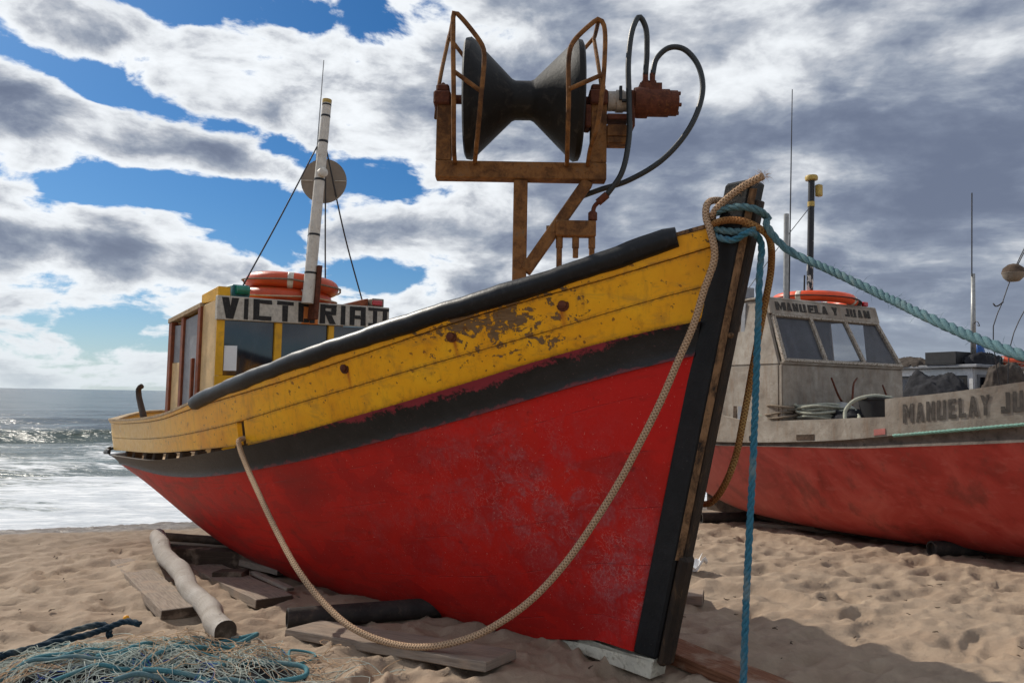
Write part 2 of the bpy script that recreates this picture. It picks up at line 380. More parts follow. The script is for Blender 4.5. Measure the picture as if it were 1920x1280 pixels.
def f_drift(t, b):
    ob = t.ob; n = t.noise(ob, 4, 7, .6, .4); g = t.noise(t.scalev(t.uv, (2.5, 26, 1)), 3, 6, .65); kn = t.ss(t.voro(ob, 6.5), .10, .04)
    c = t.ramp(n, [(.3, (.27, .235, .20)), (.55, (.38, .34, .30)), (.8, (.48, .44, .40))])
    c = t.mix(t.mul(t.ss(g, .55, .75), .45), c, (.20, .16, .125)); c = t.mix(t.mul(kn, .7), c, (.13, .10, .08))
    setp(t, b, c, .85, .2, 0, t.bump(t.add(t.add(g, n), t.mul(kn, -1.2)), .008))
mat('driftwood', f_drift)
def f_plankmat(a, bcol, cc):
    def f(t, b):
        g = t.noise(t.scalev(t.uv, (1.6, 22, 1)), 3, 8, .68, .3); n = t.noise(t.ob, 5, 6, .6)
        c = t.ramp(g, [(.3, a), (.55, bcol), (.8, cc)])
        c = t.mix(t.mul(t.ss(n, .5, .68), .6), c, (.34, .25, .18))       # dusted with sand
        setp(t, b, c, .88, .2, 0, t.bump(t.add(g, t.mul(n, .5)), .006))
    return f
mat('grey_plank', f_plankmat((.15, .115, .09), (.27, .215, .17), (.36, .30, .25)))
mat('red_plank', f_plankmat((.09, .035, .018), (.20, .085, .045), (.29, .15, .09)))
mat('end_grain', f_plankmat((.04, .028, .02), (.075, .05, .035), (.12, .085, .06)))

def f_boat2_white(t, b):
    ob = t.ob; n = t.noise(ob, 3.2, 8, .65, .4); n2 = t.noise(ob, 13, 8, .7, .3); st = t.noise(t.scalev(ob, (5, 5, .8)), 2.5, 6, .65)
    c = t.ramp(n, [(.28, (.17, .138, .11)), (.5, (.29, .25, .205)), (.72, (.42, .38, .325))])
    c = t.mix(t.mul(t.ss(st, .5, .72), .55), c, (.23, .15, .095)); c = t.mix(t.mul(t.ss(n2, .56, .7), .5), c, (.17, .12, .085))
    setp(t, b, c, .7, .3, 0, t.bump(t.add(n, n2), .006))
mat('grimy_white', f_boat2_white)
def f_boat2_red(t, b):
    ob = t.ob; n = t.noise(t.vmath('ADD', ob, t.scalev(t.comb(0.0, 0.0, t.sep(ob)[0]), (0, 0, .6))), 1.7, 6, .6, .7); n2 = t.noise(t.scalev(ob, (1, 1, 2.2)), 6, 7, .62, .3); x = t.sep(ob)[0]
    c = t.ramp(n, [(.30, (.26, .026, .020)), (.48, (.47, .050, .040)), (.72, (.60, .11, .088))])
    c = t.mix(t.mul(t.ss(n2, .52, .70), .5), c, (.55, .12, .10))
    c = t.mix(t.mul(t.ss(x, 0.6, -2.0), .5), c, (.52, .20, .17))
    c = t.mix(t.mul(t.ss(t.noise(t.scalev(ob, (1.4, 1.4, .6)), 2.0, 5, .6),   .53, .70), .6), c, (.14, .04, .032))
    c = t.mix(t.mul(t.ss(t.noise(t.scalev(ob, (9, 9, .9)), 1.6, 6, .66), .55, .74), t.mul(t.ss(t.sep(ob)[2], .3, 1.1), .45)), c, (.20, .09, .06))
    setp(t, b, c, .55, .35, 0, t.bump(t.add(n2, n), .005))
mat('faded_red', f_boat2_red)
def f_frame_worn(t, b):
    n = t.noise(t.ob, 55, 6, .75)
    setp(t, b, t.ramp(n, [(.42, (.10, .065, .04)), (.5, (.36, .31, .25)), (.7, (.50, .46, .40))]), .75, .25, 0, t.bump(n, .003))
mat('flaking_white', f_frame_worn)
def f_mast2(t, b):
    x, y, z = t.sep(t.ob); n = t.noise(t.scalev(t.ob, (1, 1, .5)), 16, 4, .6)
    k = t.ss(t.add(z, t.mul(t.sub(n, .5), 2.6)), 3.3, 3.25)
    setp(t, b, t.mix(k, (.016, .016, .02), (.55, .54, .50)), .5, .4)
mat('black_white_mast', f_mast2)
SHORE = Vector((-.33, .944, 0))
def f_sand(t, b):
    ob = t.ob; n = t.noise(ob, .9, 6, .6); n2 = t.noise(ob, 5, 7, .65); n3 = t.noise(ob, 160, 3, .6)
    c = t.ramp(n2, [(.25, (.235, .175, .124)), (.5, (.31, .234, .168)), (.75, (.375, .288, .208))])
    c = t.mix(t.mul(t.ss(n, .45, .7), .35), c, (.28, .185, .12))
    c = t.mix(t.mul(t.ss(n3, .55, .8), .35), c, (.20, .14, .10))
    d = t.vmath('DOT_PRODUCT', ob, tuple(SHORE)); x = t.sep(ob)[0]
    damp = t.ss(t.add(d, t.add(t.mul(t.sub(n, .5), 5.0), t.mul(t.sub(n2, .5), 2.5))), 8.6, 12.0)
    c = t.mix(t.mul(damp, .55), c, (.17, .12, .082))
    wet = t.ss(t.add(d, t.mul(t.sub(n, .5), 1.6)), 12.2, 14.0)
    c = t.mix(t.mul(wet, .8), c, (.085, .066, .052))
    h = t.add(t.add(t.mul(n2, 1.0), t.mul(t.noise(ob, 26, 5, .6), .5)), t.mul(n3, .12))
    setp(t, b, c, t.sub(.92, t.mul(wet, .45)), .25, 0, t.bump(h, .016))
mat('sand', f_sand)
def f_sea(t, b):
    ob = t.ob; x, y, z = t.sep(ob); d = t.vmath('DOT_PRODUCT', ob, tuple(SHORE))
    sx = t.scalev(ob, (.33, 1, 1)); n = t.noise(sx, .55, 9, .62, .6); n2 = t.noise(t.scalev(ob, (.35, 1, 1)), 2.6, 8, .68, .5)
    # foam: sheets near the beach, torn into lace and streaks outwards
    mixn = t.add(t.add(t.mul(n, .48), t.mul(n2, .34)), t.mul(t.noise(t.scalev(ob, (.5, 1, 1)), 8, 5, .65), .18))
    th = t.add(.37, t.mul(t.ss(d, 16.8, 29), .10))
    th = t.add(th, t.mul(t.ss(d, 25, 41), .075)); th = t.add(th, t.mul(t.ss(d, 44, 70), .10))
    f = t.ss(t.sub(mixn, th), -.015, .075)
    face = t.mul(t.ss(d, 37.5, 40.0), t.ss(d, 45.5, 44.0)); f = t.mul(f, t.sub(1.0, t.mul(face, .95)))
    far = t.mul(t.ss(t.noise(t.scalev(ob, (.12, 1, 1)), .30, 6, .7), .66, .74), t.ss(d, 300, 60))
    f = t.math('MAXIMUM', f, t.mul(far, .5))
    wc = t.mix(t.ss(d, 60, 28), (.075, .092, .098), (.12, .14, .125))
    wc = t.mix(t.mul(face, .8), wc, (.030, .048, .034))
    c = t.mix(f, wc, t.mix(t.ss(n2, .4, .65), (.50, .53, .56), (.74, .75, .76)))
    w1 = t.noise(t.scalev(ob, (.5, 1, 1)), 1.4, 7, .62); w2 = t.noise(t.scalev(ob, (.45, 1, 1)), .22, 6, .6)
    h = t.add(t.mul(w1, .35), t.mul(w2, 2.4))
    setp(t, b, c, t.add(.20, t.mul(f, .55)), .17, 0, t.bump(h, .34, 1.0))
    b.inputs['IOR'].default_value = 1.33
mat('sea', f_sea)


# ------------------------------------------------------------------ mesh helpers
class MB:
    """collects geometry; build() links it as ONE mesh object"""
    def __init__(s): s.v = []; s.f = []; s.uv = []; s.mi = []
    def addv(s, pts): k = len(s.v); s.v.extend([tuple(map(float, p)) for p in pts]); return k
    def face(s, idx, uv=None, mi=0): s.f.append(tuple(idx)); s.uv.append(uv); s.mi.append(mi); return s
    def grid(s, P, uv=None, flip=False, mi=0, wrap=False):
        """P: rows x cols x 3"""
        P = np.asarray(P, float); R, C = P.shape[:2]; k = s.addv(P.reshape(-1, 3))
        for i in range(R-1):
            for j in range(C if wrap else C-1):
                j2 = (j+1) % C
                q = [k+i*C+j, k+i*C+j2, k+(i+1)*C+j2, k+(i+1)*C+j]
                uvq = None
                if uv is not None: uvq = [uv[i][j], uv[i][j2], uv[i+1][j2], uv[i+1][j]]
                if flip: q = q[::-1]; uvq = uvq[::-1] if uvq else None
                s.face(q, uvq, mi)
        return s
    def box(s, lo, hi, M=None, mi=0):
        x0, y0, z0 = lo; x1, y1, z1 = hi
        P = [(x0,y0,z0),(x1,y0,z0),(x1,y1,z0),(x0,y1,z0),(x0,y0,z1),(x1,y0,z1),(x1,y1,z1),(x0,y1,z1)]
        if M is not None: P = [M @ Vector(p) for p in P]
        k = s.addv(P)
        L = max(x1-x0, y1-y0, z1-z0)
        for q in ((3,2,1,0),(4,5,6,7),(0,1,5,4),(1,2,6,5),(2,3,7,6),(3,0,4,7)):
            s.face([k+i for i in q], [(P[i][0]+P[i][2]*.31, P[i][1]*.9+P[i][2]*.37) for i in q], mi)
        return s
    def hexa(s, P, mi=0):
        """8 points: bottom ring, top ring; uv runs along the longest edge"""
        P = [Vector(p) for p in P]
        k = s.addv(P)
        ax = max(((P[1]-P[0]), (P[3]-P[0]), (P[4]-P[0])), key=lambda a: a.length).normalized()
        for q in ((3,2,1,0),(4,5,6,7),(0,1,5,4),(1,2,6,5),(2,3,7,6),(3,0,4,7)):
            uv = []
            for i in q:
                r = P[i]-P[0]; a = r.dot(ax); o = r-ax*a; uv.append((a, o.x+o.y+o.z))
            s.face([k+i for i in q], uv, mi)
        return s
    def bar(s, a, b, w, h, upv=(0,0,1), mi=0):
        a, b = Vector(a), Vector(b); d = (b-a).normalized(); u = Vector(upv); u = u-d*u.dot(d)
        if u.length < 1e-4: u = Vector((1,0,0)); u = u-d*u.dot(d)
        u.normalize(); r = d.cross(u)
        r = r*(w/2); u = u*(h/2)
        return s.hexa([a-r-u, a+r-u, b+r-u, b-r-u, a-r+u, a+r+u, b+r+u, b-r+u], mi)
    def tube(s, pts, r, seg=8, closed=False, cap=True, mi=0, umul=1.0, squash=None):
        P = [Vector(p) for p in pts]; n = len(P)
        rr = [r]*n if np.isscalar(r) else list(r)
        T = []
        for i in range(n):
            a = P[(i-1) % n] if (closed or i > 0) else P[i]; b = P[(i+1) % n] if (closed or i < n-1) else P[i]
            d = b-a; T.append(d.normalized() if d.length > 1e-9 else Vector((0,0,1)))
        N = T[0].orthogonal().normalized()
        rows = []; uvs = []; L = 0
        for i in range(n):
            N = N-T[i]*N.dot(T[i]); N = N.normalized() if N.length > 1e-6 else T[i].orthogonal().normalized(); B = T[i].cross(N)
            if i: L += (P[i]-P[i-1]).length
            rows.append([P[i]+(N*math.cos(2*math.pi*k/seg)+B*math.sin(2*math.pi*k/seg))*rr[i] for k in range(seg)])
            uvs.append(L*umul)
        k0 = s.addv([p for row in rows for p in row])
        for i in range(n if closed else n-1):
            i2 = (i+1) % n; ub = uvs[i2] if i2 else L+(P[0]-P[-1]).length
            for j in range(seg):
                j2 = (j+1) % seg
                s.face([k0+i*seg+j, k0+i*seg+j2, k0+i2*seg+j2, k0+i2*seg+j], [(uvs[i], j/seg), (uvs[i], (j+1)/seg), (ub, (j+1)/seg), (ub, j/seg)], mi)
        if cap and not closed:
            s.face([k0+j for j in range(seg)][::-1], [(.5, .5)]*seg, mi); s.face([k0+(n-1)*seg+j for j in range(seg)], [(.5, .5)]*seg, mi)
        return s
    def lathe(s, o, axis, prof, seg=32, mi=0):
        """prof: (distance along axis, radius)"""
        o, ax = Vector(o), Vector(axis).normalized(); N = ax.orthogonal().normalized(); B = ax.cross(N)
        rows = [[o+ax*a+(N*math.cos(2*math.pi*k/seg)+B*math.sin(2*math.pi*k/seg))*max(r, 1e-4) for k in range(seg)] for a, r in prof]
        return s.grid(rows, wrap=True, flip=False, mi=mi)
    def build(s, name, m, parent=None, smooth=False, bevel=0, seg=1, label=None, autosm=None):
        me = bpy.data.meshes.new(name); me.from_pydata(s.v, [], s.f)
        if any(u is not None for u in s.uv):
            ul = me.uv_layers.new(name='UVMap'); flat = []
            for fc, u in zip(s.f, s.uv):
                flat.extend([c for q in (u if u is not None else [(0, 0)]*len(fc)) for c in q])
            ul.data.foreach_set('uv', flat)
        ms = m if isinstance(m, (list, tuple)) else [m]
        for q in ms: me.materials.append(MATS[q])
        if len(ms) > 1: me.polygons.foreach_set('material_index', s.mi)
        bm = bmesh.new(); bm.from_mesh(me)
        bmesh.ops.recalc_face_normals(bm, faces=bm.faces)
        if bevel:
            bmesh.ops.remove_doubles(bm, verts=bm.verts, dist=1e-5)
            bmesh.ops.recalc_face_normals(bm, faces=bm.faces)
            ed = [e for e in bm.edges if len(e.link_faces) == 2 and e.calc_face_angle(0) > .5]
            bmesh.ops.bevel(bm, geom=ed, offset=bevel, segments=seg, affect='EDGES', clamp_overlap=True)
        bmesh.ops.recalc_face_normals(bm, faces=bm.faces); bm.to_mesh(me); bm.free()
        if smooth: me.polygons.foreach_set('use_smooth', [True]*len(me.polygons))
        if autosm is not None:
            me.polygons.foreach_set('use_smooth', [True]*len(me.polygons))
            try: me.set_sharp_from_angle(angle=rad(autosm))
            except Exception: pass
        me.update()
        o = bpy.data.objects.new(name, me); COL.objects.link(o)
        if parent is not None: o.parent = parent
        if label: o['label'] = label
        return o

def thing(name, label, cat, loc=(0, 0, 0), rotz=0, group=None):
    o = bpy.data.objects.new(name, None); COL.objects.link(o); o.location = loc; o.rotation_euler = (0, 0, rotz)
    o.empty_display_size = .2; o['label'] = label; o['category'] = cat
    if group: o['group'] = group
    return o
def tag(o, label, cat, group=None):
    o['label'] = label; o['category'] = cat
    if group: o['group'] = group
    return o
def kind(o, k): o['kind'] = k; return o

def spline(pts, n):
    """Catmull-Rom through points, n samples evenly by chord"""
    P = np.asarray(pts, float); m = len(P)
    seg = np.linalg.norm(np.diff(P, axis=0), axis=1)**.5; tt = np.concatenate([[0], np.cumsum(seg)])
    Q = np.vstack([2*P[0]-P[1], P, 2*P[-1]-P[-2]]); T = np.concatenate([[tt[0]-seg[0]], tt, [tt[-1]+seg[-1]]])
    dense = []
    for i in range(1, m):
        t0, t1, t2, t3 = T[i-1], T[i], T[i+1], T[i+2]; p0, p1, p2, p3 = Q[i-1], Q[i], Q[i+1], Q[i+2]
        for t in np.linspace(t1, t2, 24, endpoint=(i == m-1)):
            a1 = (t1-t)/(t1-t0)*p0+(t-t0)/(t1-t0)*p1; a2 = (t2-t)/(t2-t1)*p1+(t-t1)/(t2-t1)*p2; a3 = (t3-t)/(t3-t2)*p2+(t-t2)/(t3-t2)*p3
            b1 = (t2-t)/(t2-t0)*a1+(t-t0)/(t2-t0)*a2; b2 = (t3-t)/(t3-t1)*a2+(t-t1)/(t3-t1)*a3
            dense.append((t2-t)/(t2-t1)*b1+(t-t1)/(t2-t1)*b2)
    D = np.array(dense); L = np.concatenate([[0], np.cumsum(np.linalg.norm(np.diff(D, axis=0), axis=1))])
    s = np.linspace(0, L[-1], n)
    return np.stack([np.interp(s, L, D[:, k]) for k in range(3)], 1)

def cubic(xk, yk, x):
    """smooth interpolation of a table"""
    xk = np.asarray(xk, float); yk = np.asarray(yk, float); o = np.argsort(xk); xk, yk = xk[o], yk[o]
    m = np.gradient(yk, xk); x = np.clip(np.asarray(x, float), xk[0], xk[-1]); i = np.clip(np.searchsorted(xk, x)-1, 0, len(xk)-2)
    hh = xk[i+1]-xk[i]; t = (x-xk[i])/hh
    return (2*t**3-3*t**2+1)*yk[i]+(t**3-2*t**2+t)*hh*m[i]+(-2*t**3+3*t**2)*yk[i+1]+(t**3-t**2)*hh*m[i+1]

def twist(mb, pts, R, seg=6, pitch=7.0, mi=0, step=.45):
    """three-strand laid rope"""
    P = np.asarray(pts, float); L = np.concatenate([[0], np.cumsum(np.linalg.norm(np.diff(P, axis=0), axis=1))])
    n = max(6, int(L[-1]/(R*step*2))); s = np.linspace(0, L[-1], n)
    Q = np.stack([np.interp(s, L, P[:, k]) for k in range(3)], 1)
    T = np.gradient(Q, axis=0); T /= np.linalg.norm(T, axis=1)[:, None]
    N = np.zeros_like(Q); v = np.array(Vector(T[0]).orthogonal().normalized())
    for i in range(n): v = v-T[i]*(v@T[i]); v = v/np.linalg.norm(v); N[i] = v
    B = np.cross(T, N)
    for k in range(3):
        a = s/(R*pitch)*2*math.pi+k*2*math.pi/3+1.1*np.sin(s*5.3)+.6*np.sin(s*13.1+1)
        wv_ = 1+.05*np.sin(s*17+k*2)+.05*np.sin(s*41+k)+.03*np.sin(s*97)
        C_ = Q+(N*np.cos(a)[:, None]+B*np.sin(a)[:, None])*R*.48
        mb.tube(C_, list(R*.56*wv_), seg, mi=mi)
    return mb

def fuzz(mb, pts, R, n, ln, r=.0008):
    """short curled hairs, each a thin three-sided spike"""
    P = np.asarray(pts, float); I = RNG.integers(0, len(P)-1, n); K = RNG.random((n, 1)); p = P[I]*(1-K)+P[I+1]*K
    d = RNG.normal(size=(n, 3)); d /= np.linalg.norm(d, axis=1)[:, None]; l = ln*(.4+RNG.random((n, 1)))
    a = p+d*R*.9; c = a+d*l*.6; e = c+(d+RNG.normal(size=(n, 3))*.6)*l*.5
    s1 = np.cross(d, RNG.normal(size=(n, 3))); s1 /= np.linalg.norm(s1, axis=1)[:, None]+1e-9; s2 = np.cross(d, s1)
    for i in range(n):
        A, C_, S1, S2 = a[i], c[i], s1[i]*r, s2[i]*r
        k = mb.addv([A+S1, A-S1*.5+S2*.87, A-S1*.5-S2*.87, C_+S1*.8, C_-S1*.4+S2*.7, C_-S1*.4-S2*.7, e[i]])
        for j in range(3): j2 = (j+1) % 3; mb.face([k+j, k+j2, k+3+j2, k+3+j]); mb.face([k+3+j, k+3+j2, k+6])
    return mb

# value noise on numpy grids
def _h(ix, iy, sd): 
    n = (ix*374761393+iy*668265263+sd*1442695041) & 0xffffffff; n = ((n ^ (n >> 13))*1274126177) & 0xffffffff
    return ((n ^ (n >> 16)) & 0xffff)/65535.0
def vnoise(x, y, sd=0):
    ix, iy = np.floor(x).astype(np.int64), np.floor(y).astype(np.int64); fx, fy = x-ix, y-iy
    fx, fy = fx*fx*fx*(fx*(fx*6-15)+10), fy*fy*fy*(fy*(fy*6-15)+10)
    a, b, c, d = _h(ix, iy, sd), _h(ix+1, iy, sd), _h(ix, iy+1, sd), _h(ix+1, iy+1, sd)
    return (a+(b-a)*fx)+((c+(d-c)*fx)-(a+(b-a)*fx))*fy
def fbm(x, y, o=4, sd=0):
    s = 0; a = .5
    for k in range(o): s = s+a*(vnoise(x, y, sd+k)-.5)*2; x, y, a = x*2.03+7.1, y*2.03+3.7, a*.5
    return s

# ------------------------------------------------------------------ ground and sea
def base_z(X, Y):
    d = -.330*X+.944*Y
    return -.0424*(np.clip(d, 4.25, 10.85)-4.25) - np.clip(.125*(np.maximum(d, 10.85)-10.85), 0, 3.2)

FEET = []
for _ in range(340):
    r = RNG.uniform(2.6, 16); a = RNG.uniform(-.78, .78)
    FEET.append((r*math.sin(a), r*math.cos(a), RNG.uniform(0, math.pi), RNG.uniform(.10, .19), RNG.uniform(.05, .085), RNG.uniform(.009, .028)))

def sand_z(X, Y):
    z = base_z(X, Y)
    d = -.330*X+.944*Y
    lum = fbm(X*1.1+3, Y*1.1, 3, 5)*.045
    xr, yr = X*.86+Y*.5, -X*.5+Y*.86
    rip = np.abs(fbm(xr*2.3, yr*3.7, 3, 21)); sm = np.clip((d-9)/5, 0, 1)
    z = z+lum+(.036-rip*.135)*(1-.4*sm)+fbm(X*7, Y*7, 3, 9)*.008+(d > 7)*fbm(X*4.2, Y*4.2, 4, 31)*.03*np.clip((d-7)/2, 0, 1)*np.clip((15-d)/3, 0, 1)
    return z

def build_ground():
    r = np.concatenate([np.linspace(.2, 1.8, 8)[:-1], np.geomspace(1.8, 22, 400)[:-1], np.geomspace(22, 5000, 40)])
    a = np.concatenate([np.linspace(-math.pi, -.92, 30)[:-1], np.linspace(-.92, .92, 600), np.linspace(.92, math.pi, 30)[1:]])
    A, Rr = np.meshgrid(a, r); X, Y = Rr*np.sin(A), Rr*np.cos(A)
    Z = sand_z(X, Y); Z = np.where(Rr > 60, base_z(X, Y), Z)
    for (fx, fy, fa, l, w, dp) in FEET:
        rr = math.hypot(fx, fy); i0, i1 = np.searchsorted(r, [rr-.5, rr+.5]); s_ = slice(max(i0, 0), i1)
        dx, dy = X[s_]-fx, Y[s_]-fy; c, s2 = math.cos(fa), math.sin(fa); q = ((dx*c+dy*s2)/l)**2+((-dx*s2+dy*c)/w)**2
        sq = np.sqrt(q); Z[s_] += -dp*1.25/(1+np.exp((sq-1)*9))+dp*.75*np.exp(-(sq-1.38)**2*14)
    # heap of turned sand beside the buried plank and drifts against the timbers
    for (hx, hy, hr, hh) in ((-3.45, 7.6, .38, .10), (-3.75, 8.2, .3, .06), (-2.9, 6.6, .3, .05), (-.9, 5.0, .5, .02), (.72, 4.70, .42, -.065)):
        q = ((X-hx)**2+(Y-hy)**2)/hr**2; Z += hh*np.exp(-q)*(1+.5*fbm(X*9, Y*9, 3, 77))
    n0, n1 = X.shape; P = np.stack([X, Y, Z], -1).reshape(-1, 3)
    idx = np.arange(n0*n1).reshape(n0, n1)
    F = np.stack([idx[:-1, :-1], idx[:-1, 1:], idx[1:, 1:], idx[1:, :-1]], -1).reshape(-1, 4)
    me = bpy.data.meshes.new('sand_beach'); me.vertices.add(len(P)); me.vertices.foreach_set('co', P.ravel())
    me.loops.add(F.size); me.loops.foreach_set('vertex_index', F.ravel()); me.polygons.add(len(F))
    me.polygons.foreach_set('loop_start', np.arange(0, F.size, 4)); me.polygons.foreach_set('loop_total', np.full(len(F), 4))
    me.polygons.foreach_set('use_smooth', np.ones(len(F), bool)); me.update(calc_edges=True); me.flip_normals()
    me.materials.append(MATS['sand']); o = bpy.data.objects.new('sand_beach', me); COL.objects.link(o)
    o['kind'] = 'structure'; o['label'] = 'pale trampled beach sand with footprints sloping to the sea'
build_ground()

def build_sea():
    r = np.concatenate([np.geomspace(11, 90, 330)[:-1], np.geomspace(90, 6500, 90)]); a = np.linspace(-1.5, 1.5, 330)
    A, Rr = np.meshgrid(a, r); X, Y = Rr*np.sin(A), Rr*np.cos(A); d = -.330*X+.944*Y; e = .944*X+.330*Y
    fade = np.clip((d-17.5)/10, 0, 1)
    ph = d+1.6*fbm(e*.03, d*.03, 2, 3)*4
    Z = -1.0+fade*(.10*np.sin(ph*2*math.pi/9.5)+.12*fbm(e*.12, d*.35, 4, 8)*np.clip(90/Rr, .3, 1.6)+.22*np.maximum(0, np.sin(ph*2*math.pi/31))**3)
    Z = Z+.02*fbm(e*.7, d*1.8, 3, 12)
    # the breaker: steep green face on the beach side
    w = np.clip((-e+5)/8, 0, 1)*np.clip((70+e)/20, 0, 1); dd = d-43+.8*np.sin(e*.12)
    Z = Z+w*.66*np.where(dd < 0, np.exp(-(dd/1.5)**2), np.exp(-(dd/4.2)**2))
    n0, n1 = X.shape; P = np.stack([X, Y, Z], -1).reshape(-1, 3); idx = np.arange(n0*n1).reshape(n0, n1)
    F = np.stack([idx[:-1, :-1], idx[:-1, 1:], idx[1:, 1:], idx[1:, :-1]], -1).reshape(-1, 4)
    me = bpy.data.meshes.new('sea'); me.vertices.add(len(P)); me.vertices.foreach_set('co', P.ravel())
    me.loops.add(F.size); me.loops.foreach_set('vertex_index', F.ravel()); me.polygons.add(len(F))
    me.polygons.foreach_set('loop_start', np.arange(0, F.size, 4)); me.polygons.foreach_set('loop_total', np.full(len(F), 4))
    me.polygons.foreach_set('use_smooth', np.ones(len(F), bool)); me.update(calc_edges=True); me.flip_normals()
    me.materials.append(MATS['sea']); o = bpy.data.objects.new('sea', me); COL.objects.link(o)
    o['kind'] = 'structure'; o['label'] = 'grey green sea with foam running up the beach'
build_sea()

# ------------------------------------------------------------------ letters (painted strokes)
def Q_(x0, y0, x1, y1): return [(x0, y0), (x1, y0), (x1, y1), (x0, y1)]
def glyph(ch, w=.62, s=.17):
    W = w
    if ch == 'V': return W, [[(0, 1), (s*1.25, 1), (W/2+s*.62, 0), (W/2-s*.62, 0)], [(W-s*1.25, 1), (W, 1), (W/2+s*.62, 0), (W/2, .0), (W/2-.02, .2)]]
    if ch == 'I': return s, [Q_(0, 0, s, 1)]
    if ch == 'C': return W, [Q_(0, 0, s, 1), Q_(s, 1-s, W, 1), Q_(s, 0, W, s)]
    if ch == 'T': return W, [Q_(0, 1-s, W, 1), Q_(W/2-s/2, 0, W/2+s/2, 1-s)]
    if ch == 'O': return W, [Q_(0, 0, s, 1), Q_(W-s, 0, W, 1), Q_(s, 1-s, W-s, 1), Q_(s, 0, W-s, s)]
    if ch == 'R': return W, [Q_(0, 0, s, 1), Q_(s, 1-s, W, 1), Q_(W-s, .46, W, 1-s), Q_(s, .46, W-s, .46+s), [(s*1.1, .46), (s*2.2, .46), (W, 0), (W-s*1.2, 0)]]
    if ch == 'A': return W, [Q_(0, 0, s, 1), Q_(W-s, 0, W, 1), Q_(s, 1-s, W-s, 1), Q_(s, .34, W-s, .34+s)]
    if ch == 'a': return W, [[(0, 0), (s, 0), (W/2+s*.3, 1), (W/2-s*.5, 1)], [(W-s, 0), (W, 0), (W/2+s*.5, 1), (W/2-s*.3, 1)], Q_(W*.25, .26, W*.75, .26+s*.8)]
    if ch == 'M': W = w*1.3; return W, [Q_(0, 0, s, 1), Q_(W-s, 0, W, 1), [(s, 1), (s, .72), (W/2, .15), (W/2, .5)], [(W-s, 1), (W-s, .72), (W/2, .15), (W/2, .5)]]
    if ch == 'N': return W, [Q_(0, 0, s, 1), Q_(W-s, 0, W, 1), [(s, 1), (s, .66), (W-s, 0), (W-s, .34)]]
    if ch == 'U': return W, [Q_(0, .0, s, 1), Q_(W-s, 0, W, 1), Q_(s, 0, W-s, s)]
    if ch == 'E': return W*.9, [Q_(0, 0, s, 1), Q_(s, 1-s, W*.9, 1), Q_(s, .42, W*.75, .42+s), Q_(s, 0, W*.9, s)]
    if ch == 'L': return W*.85, [Q_(0, 0, s, 1), Q_(s, 0, W*.85, s)]
    if ch == 'Y': return W, [Q_(W/2-s/2, 0, W/2+s/2, .48), [(0, 1), (s, 1), (W/2+s/2, .48), (W/2-s/2, .48)], [(W-s, 1), (W, 1), (W/2+s/2, .48), (W/2, .48)]]
    if ch == 'J': return W*.8, [Q_(W*.8-s, 0, W*.8, 1), Q_(0, 0, W*.8-s, s), Q_(0, s, s, .34)]
    if ch == '2': return W*1.2, [Q_(0, 1-s, W*1.2, 1), Q_(0, 0, W*1.2, s), Q_(W*.26, s, W*.26+s, 1-s), Q_(W*.82, s, W*.82+s, 1-s)]
LJ = random.Random(3)
def clip_low(poly, y):
    out = []
    for i in range(len(poly)):
        a, b = poly[i-1], poly[i]
        if (a[1] >= y) != (b[1] >= y): t = (y-a[1])/(b[1]-a[1]); out.append((a[0]+(b[0]-a[0])*t, y))
        if b[1] >= y: out.append(b)
    return out
def letter(ch, org, rv, uv_, nv, hgt, m, parent, w=None, clip=None, sq=.62, s=.17, thick=.003):
    W, polys = glyph(ch, sq, s); mb = MB(); org, rv, uv_, nv = Vector(org), Vector(rv), Vector(uv_), Vector(nv)
    k = (w/(W*hgt)) if w else 1
    for n_, pl in enumerate(polys):
        if clip: pl = clip_low(pl, clip)
        if len(pl) < 3: continue
        pl = [(x+LJ.uniform(-.014, .014), y+LJ.uniform(-.014, .014)) for x, y in pl]
        th = thick+n_*.0003
        B = [org+rv*(x*hgt*k)+uv_*(y*hgt) for x, y in pl]; n = len(B)
        i0 = mb.addv(B); i1 = mb.addv([p+nv*th for p in B])
        mb.face([i1+i for i in range(n)]); mb.face([i0+i for i in range(n)][::-1])
        for i in range(n): mb.face([i0+i, i0+(i+1) % n, i1+(i+1) % n, i1+i])
    mb.build('letter', m, parent); return W*hgt*k

# ------------------------------------------------------------------ the yellow and red boat
B1 = thing('fishing_boat', 'red and yellow wooden fishing boat with black stem, bow towards the viewer', 'boat', (.900, 4.663, 0), rad(-48), 'fishing boats drawn up on the beach')
H1 = Vector((math.sin(rad(42)), -math.cos(rad(42)), 0)); P1 = Vector((math.cos(rad(42)), math.sin(rad(42)), 0)); F1 = Vector((.900, 4.663, 0))
def L1(p):                                             # world -> boat frame (x forward, y to port, z up)
    d = Vector(p)-F1; return Vector((d.dot(H1), d.dot(P1), d.z))
def W1(p): return F1+H1*p[0]+P1*p[1]+Vector((0, 0, p[2]))

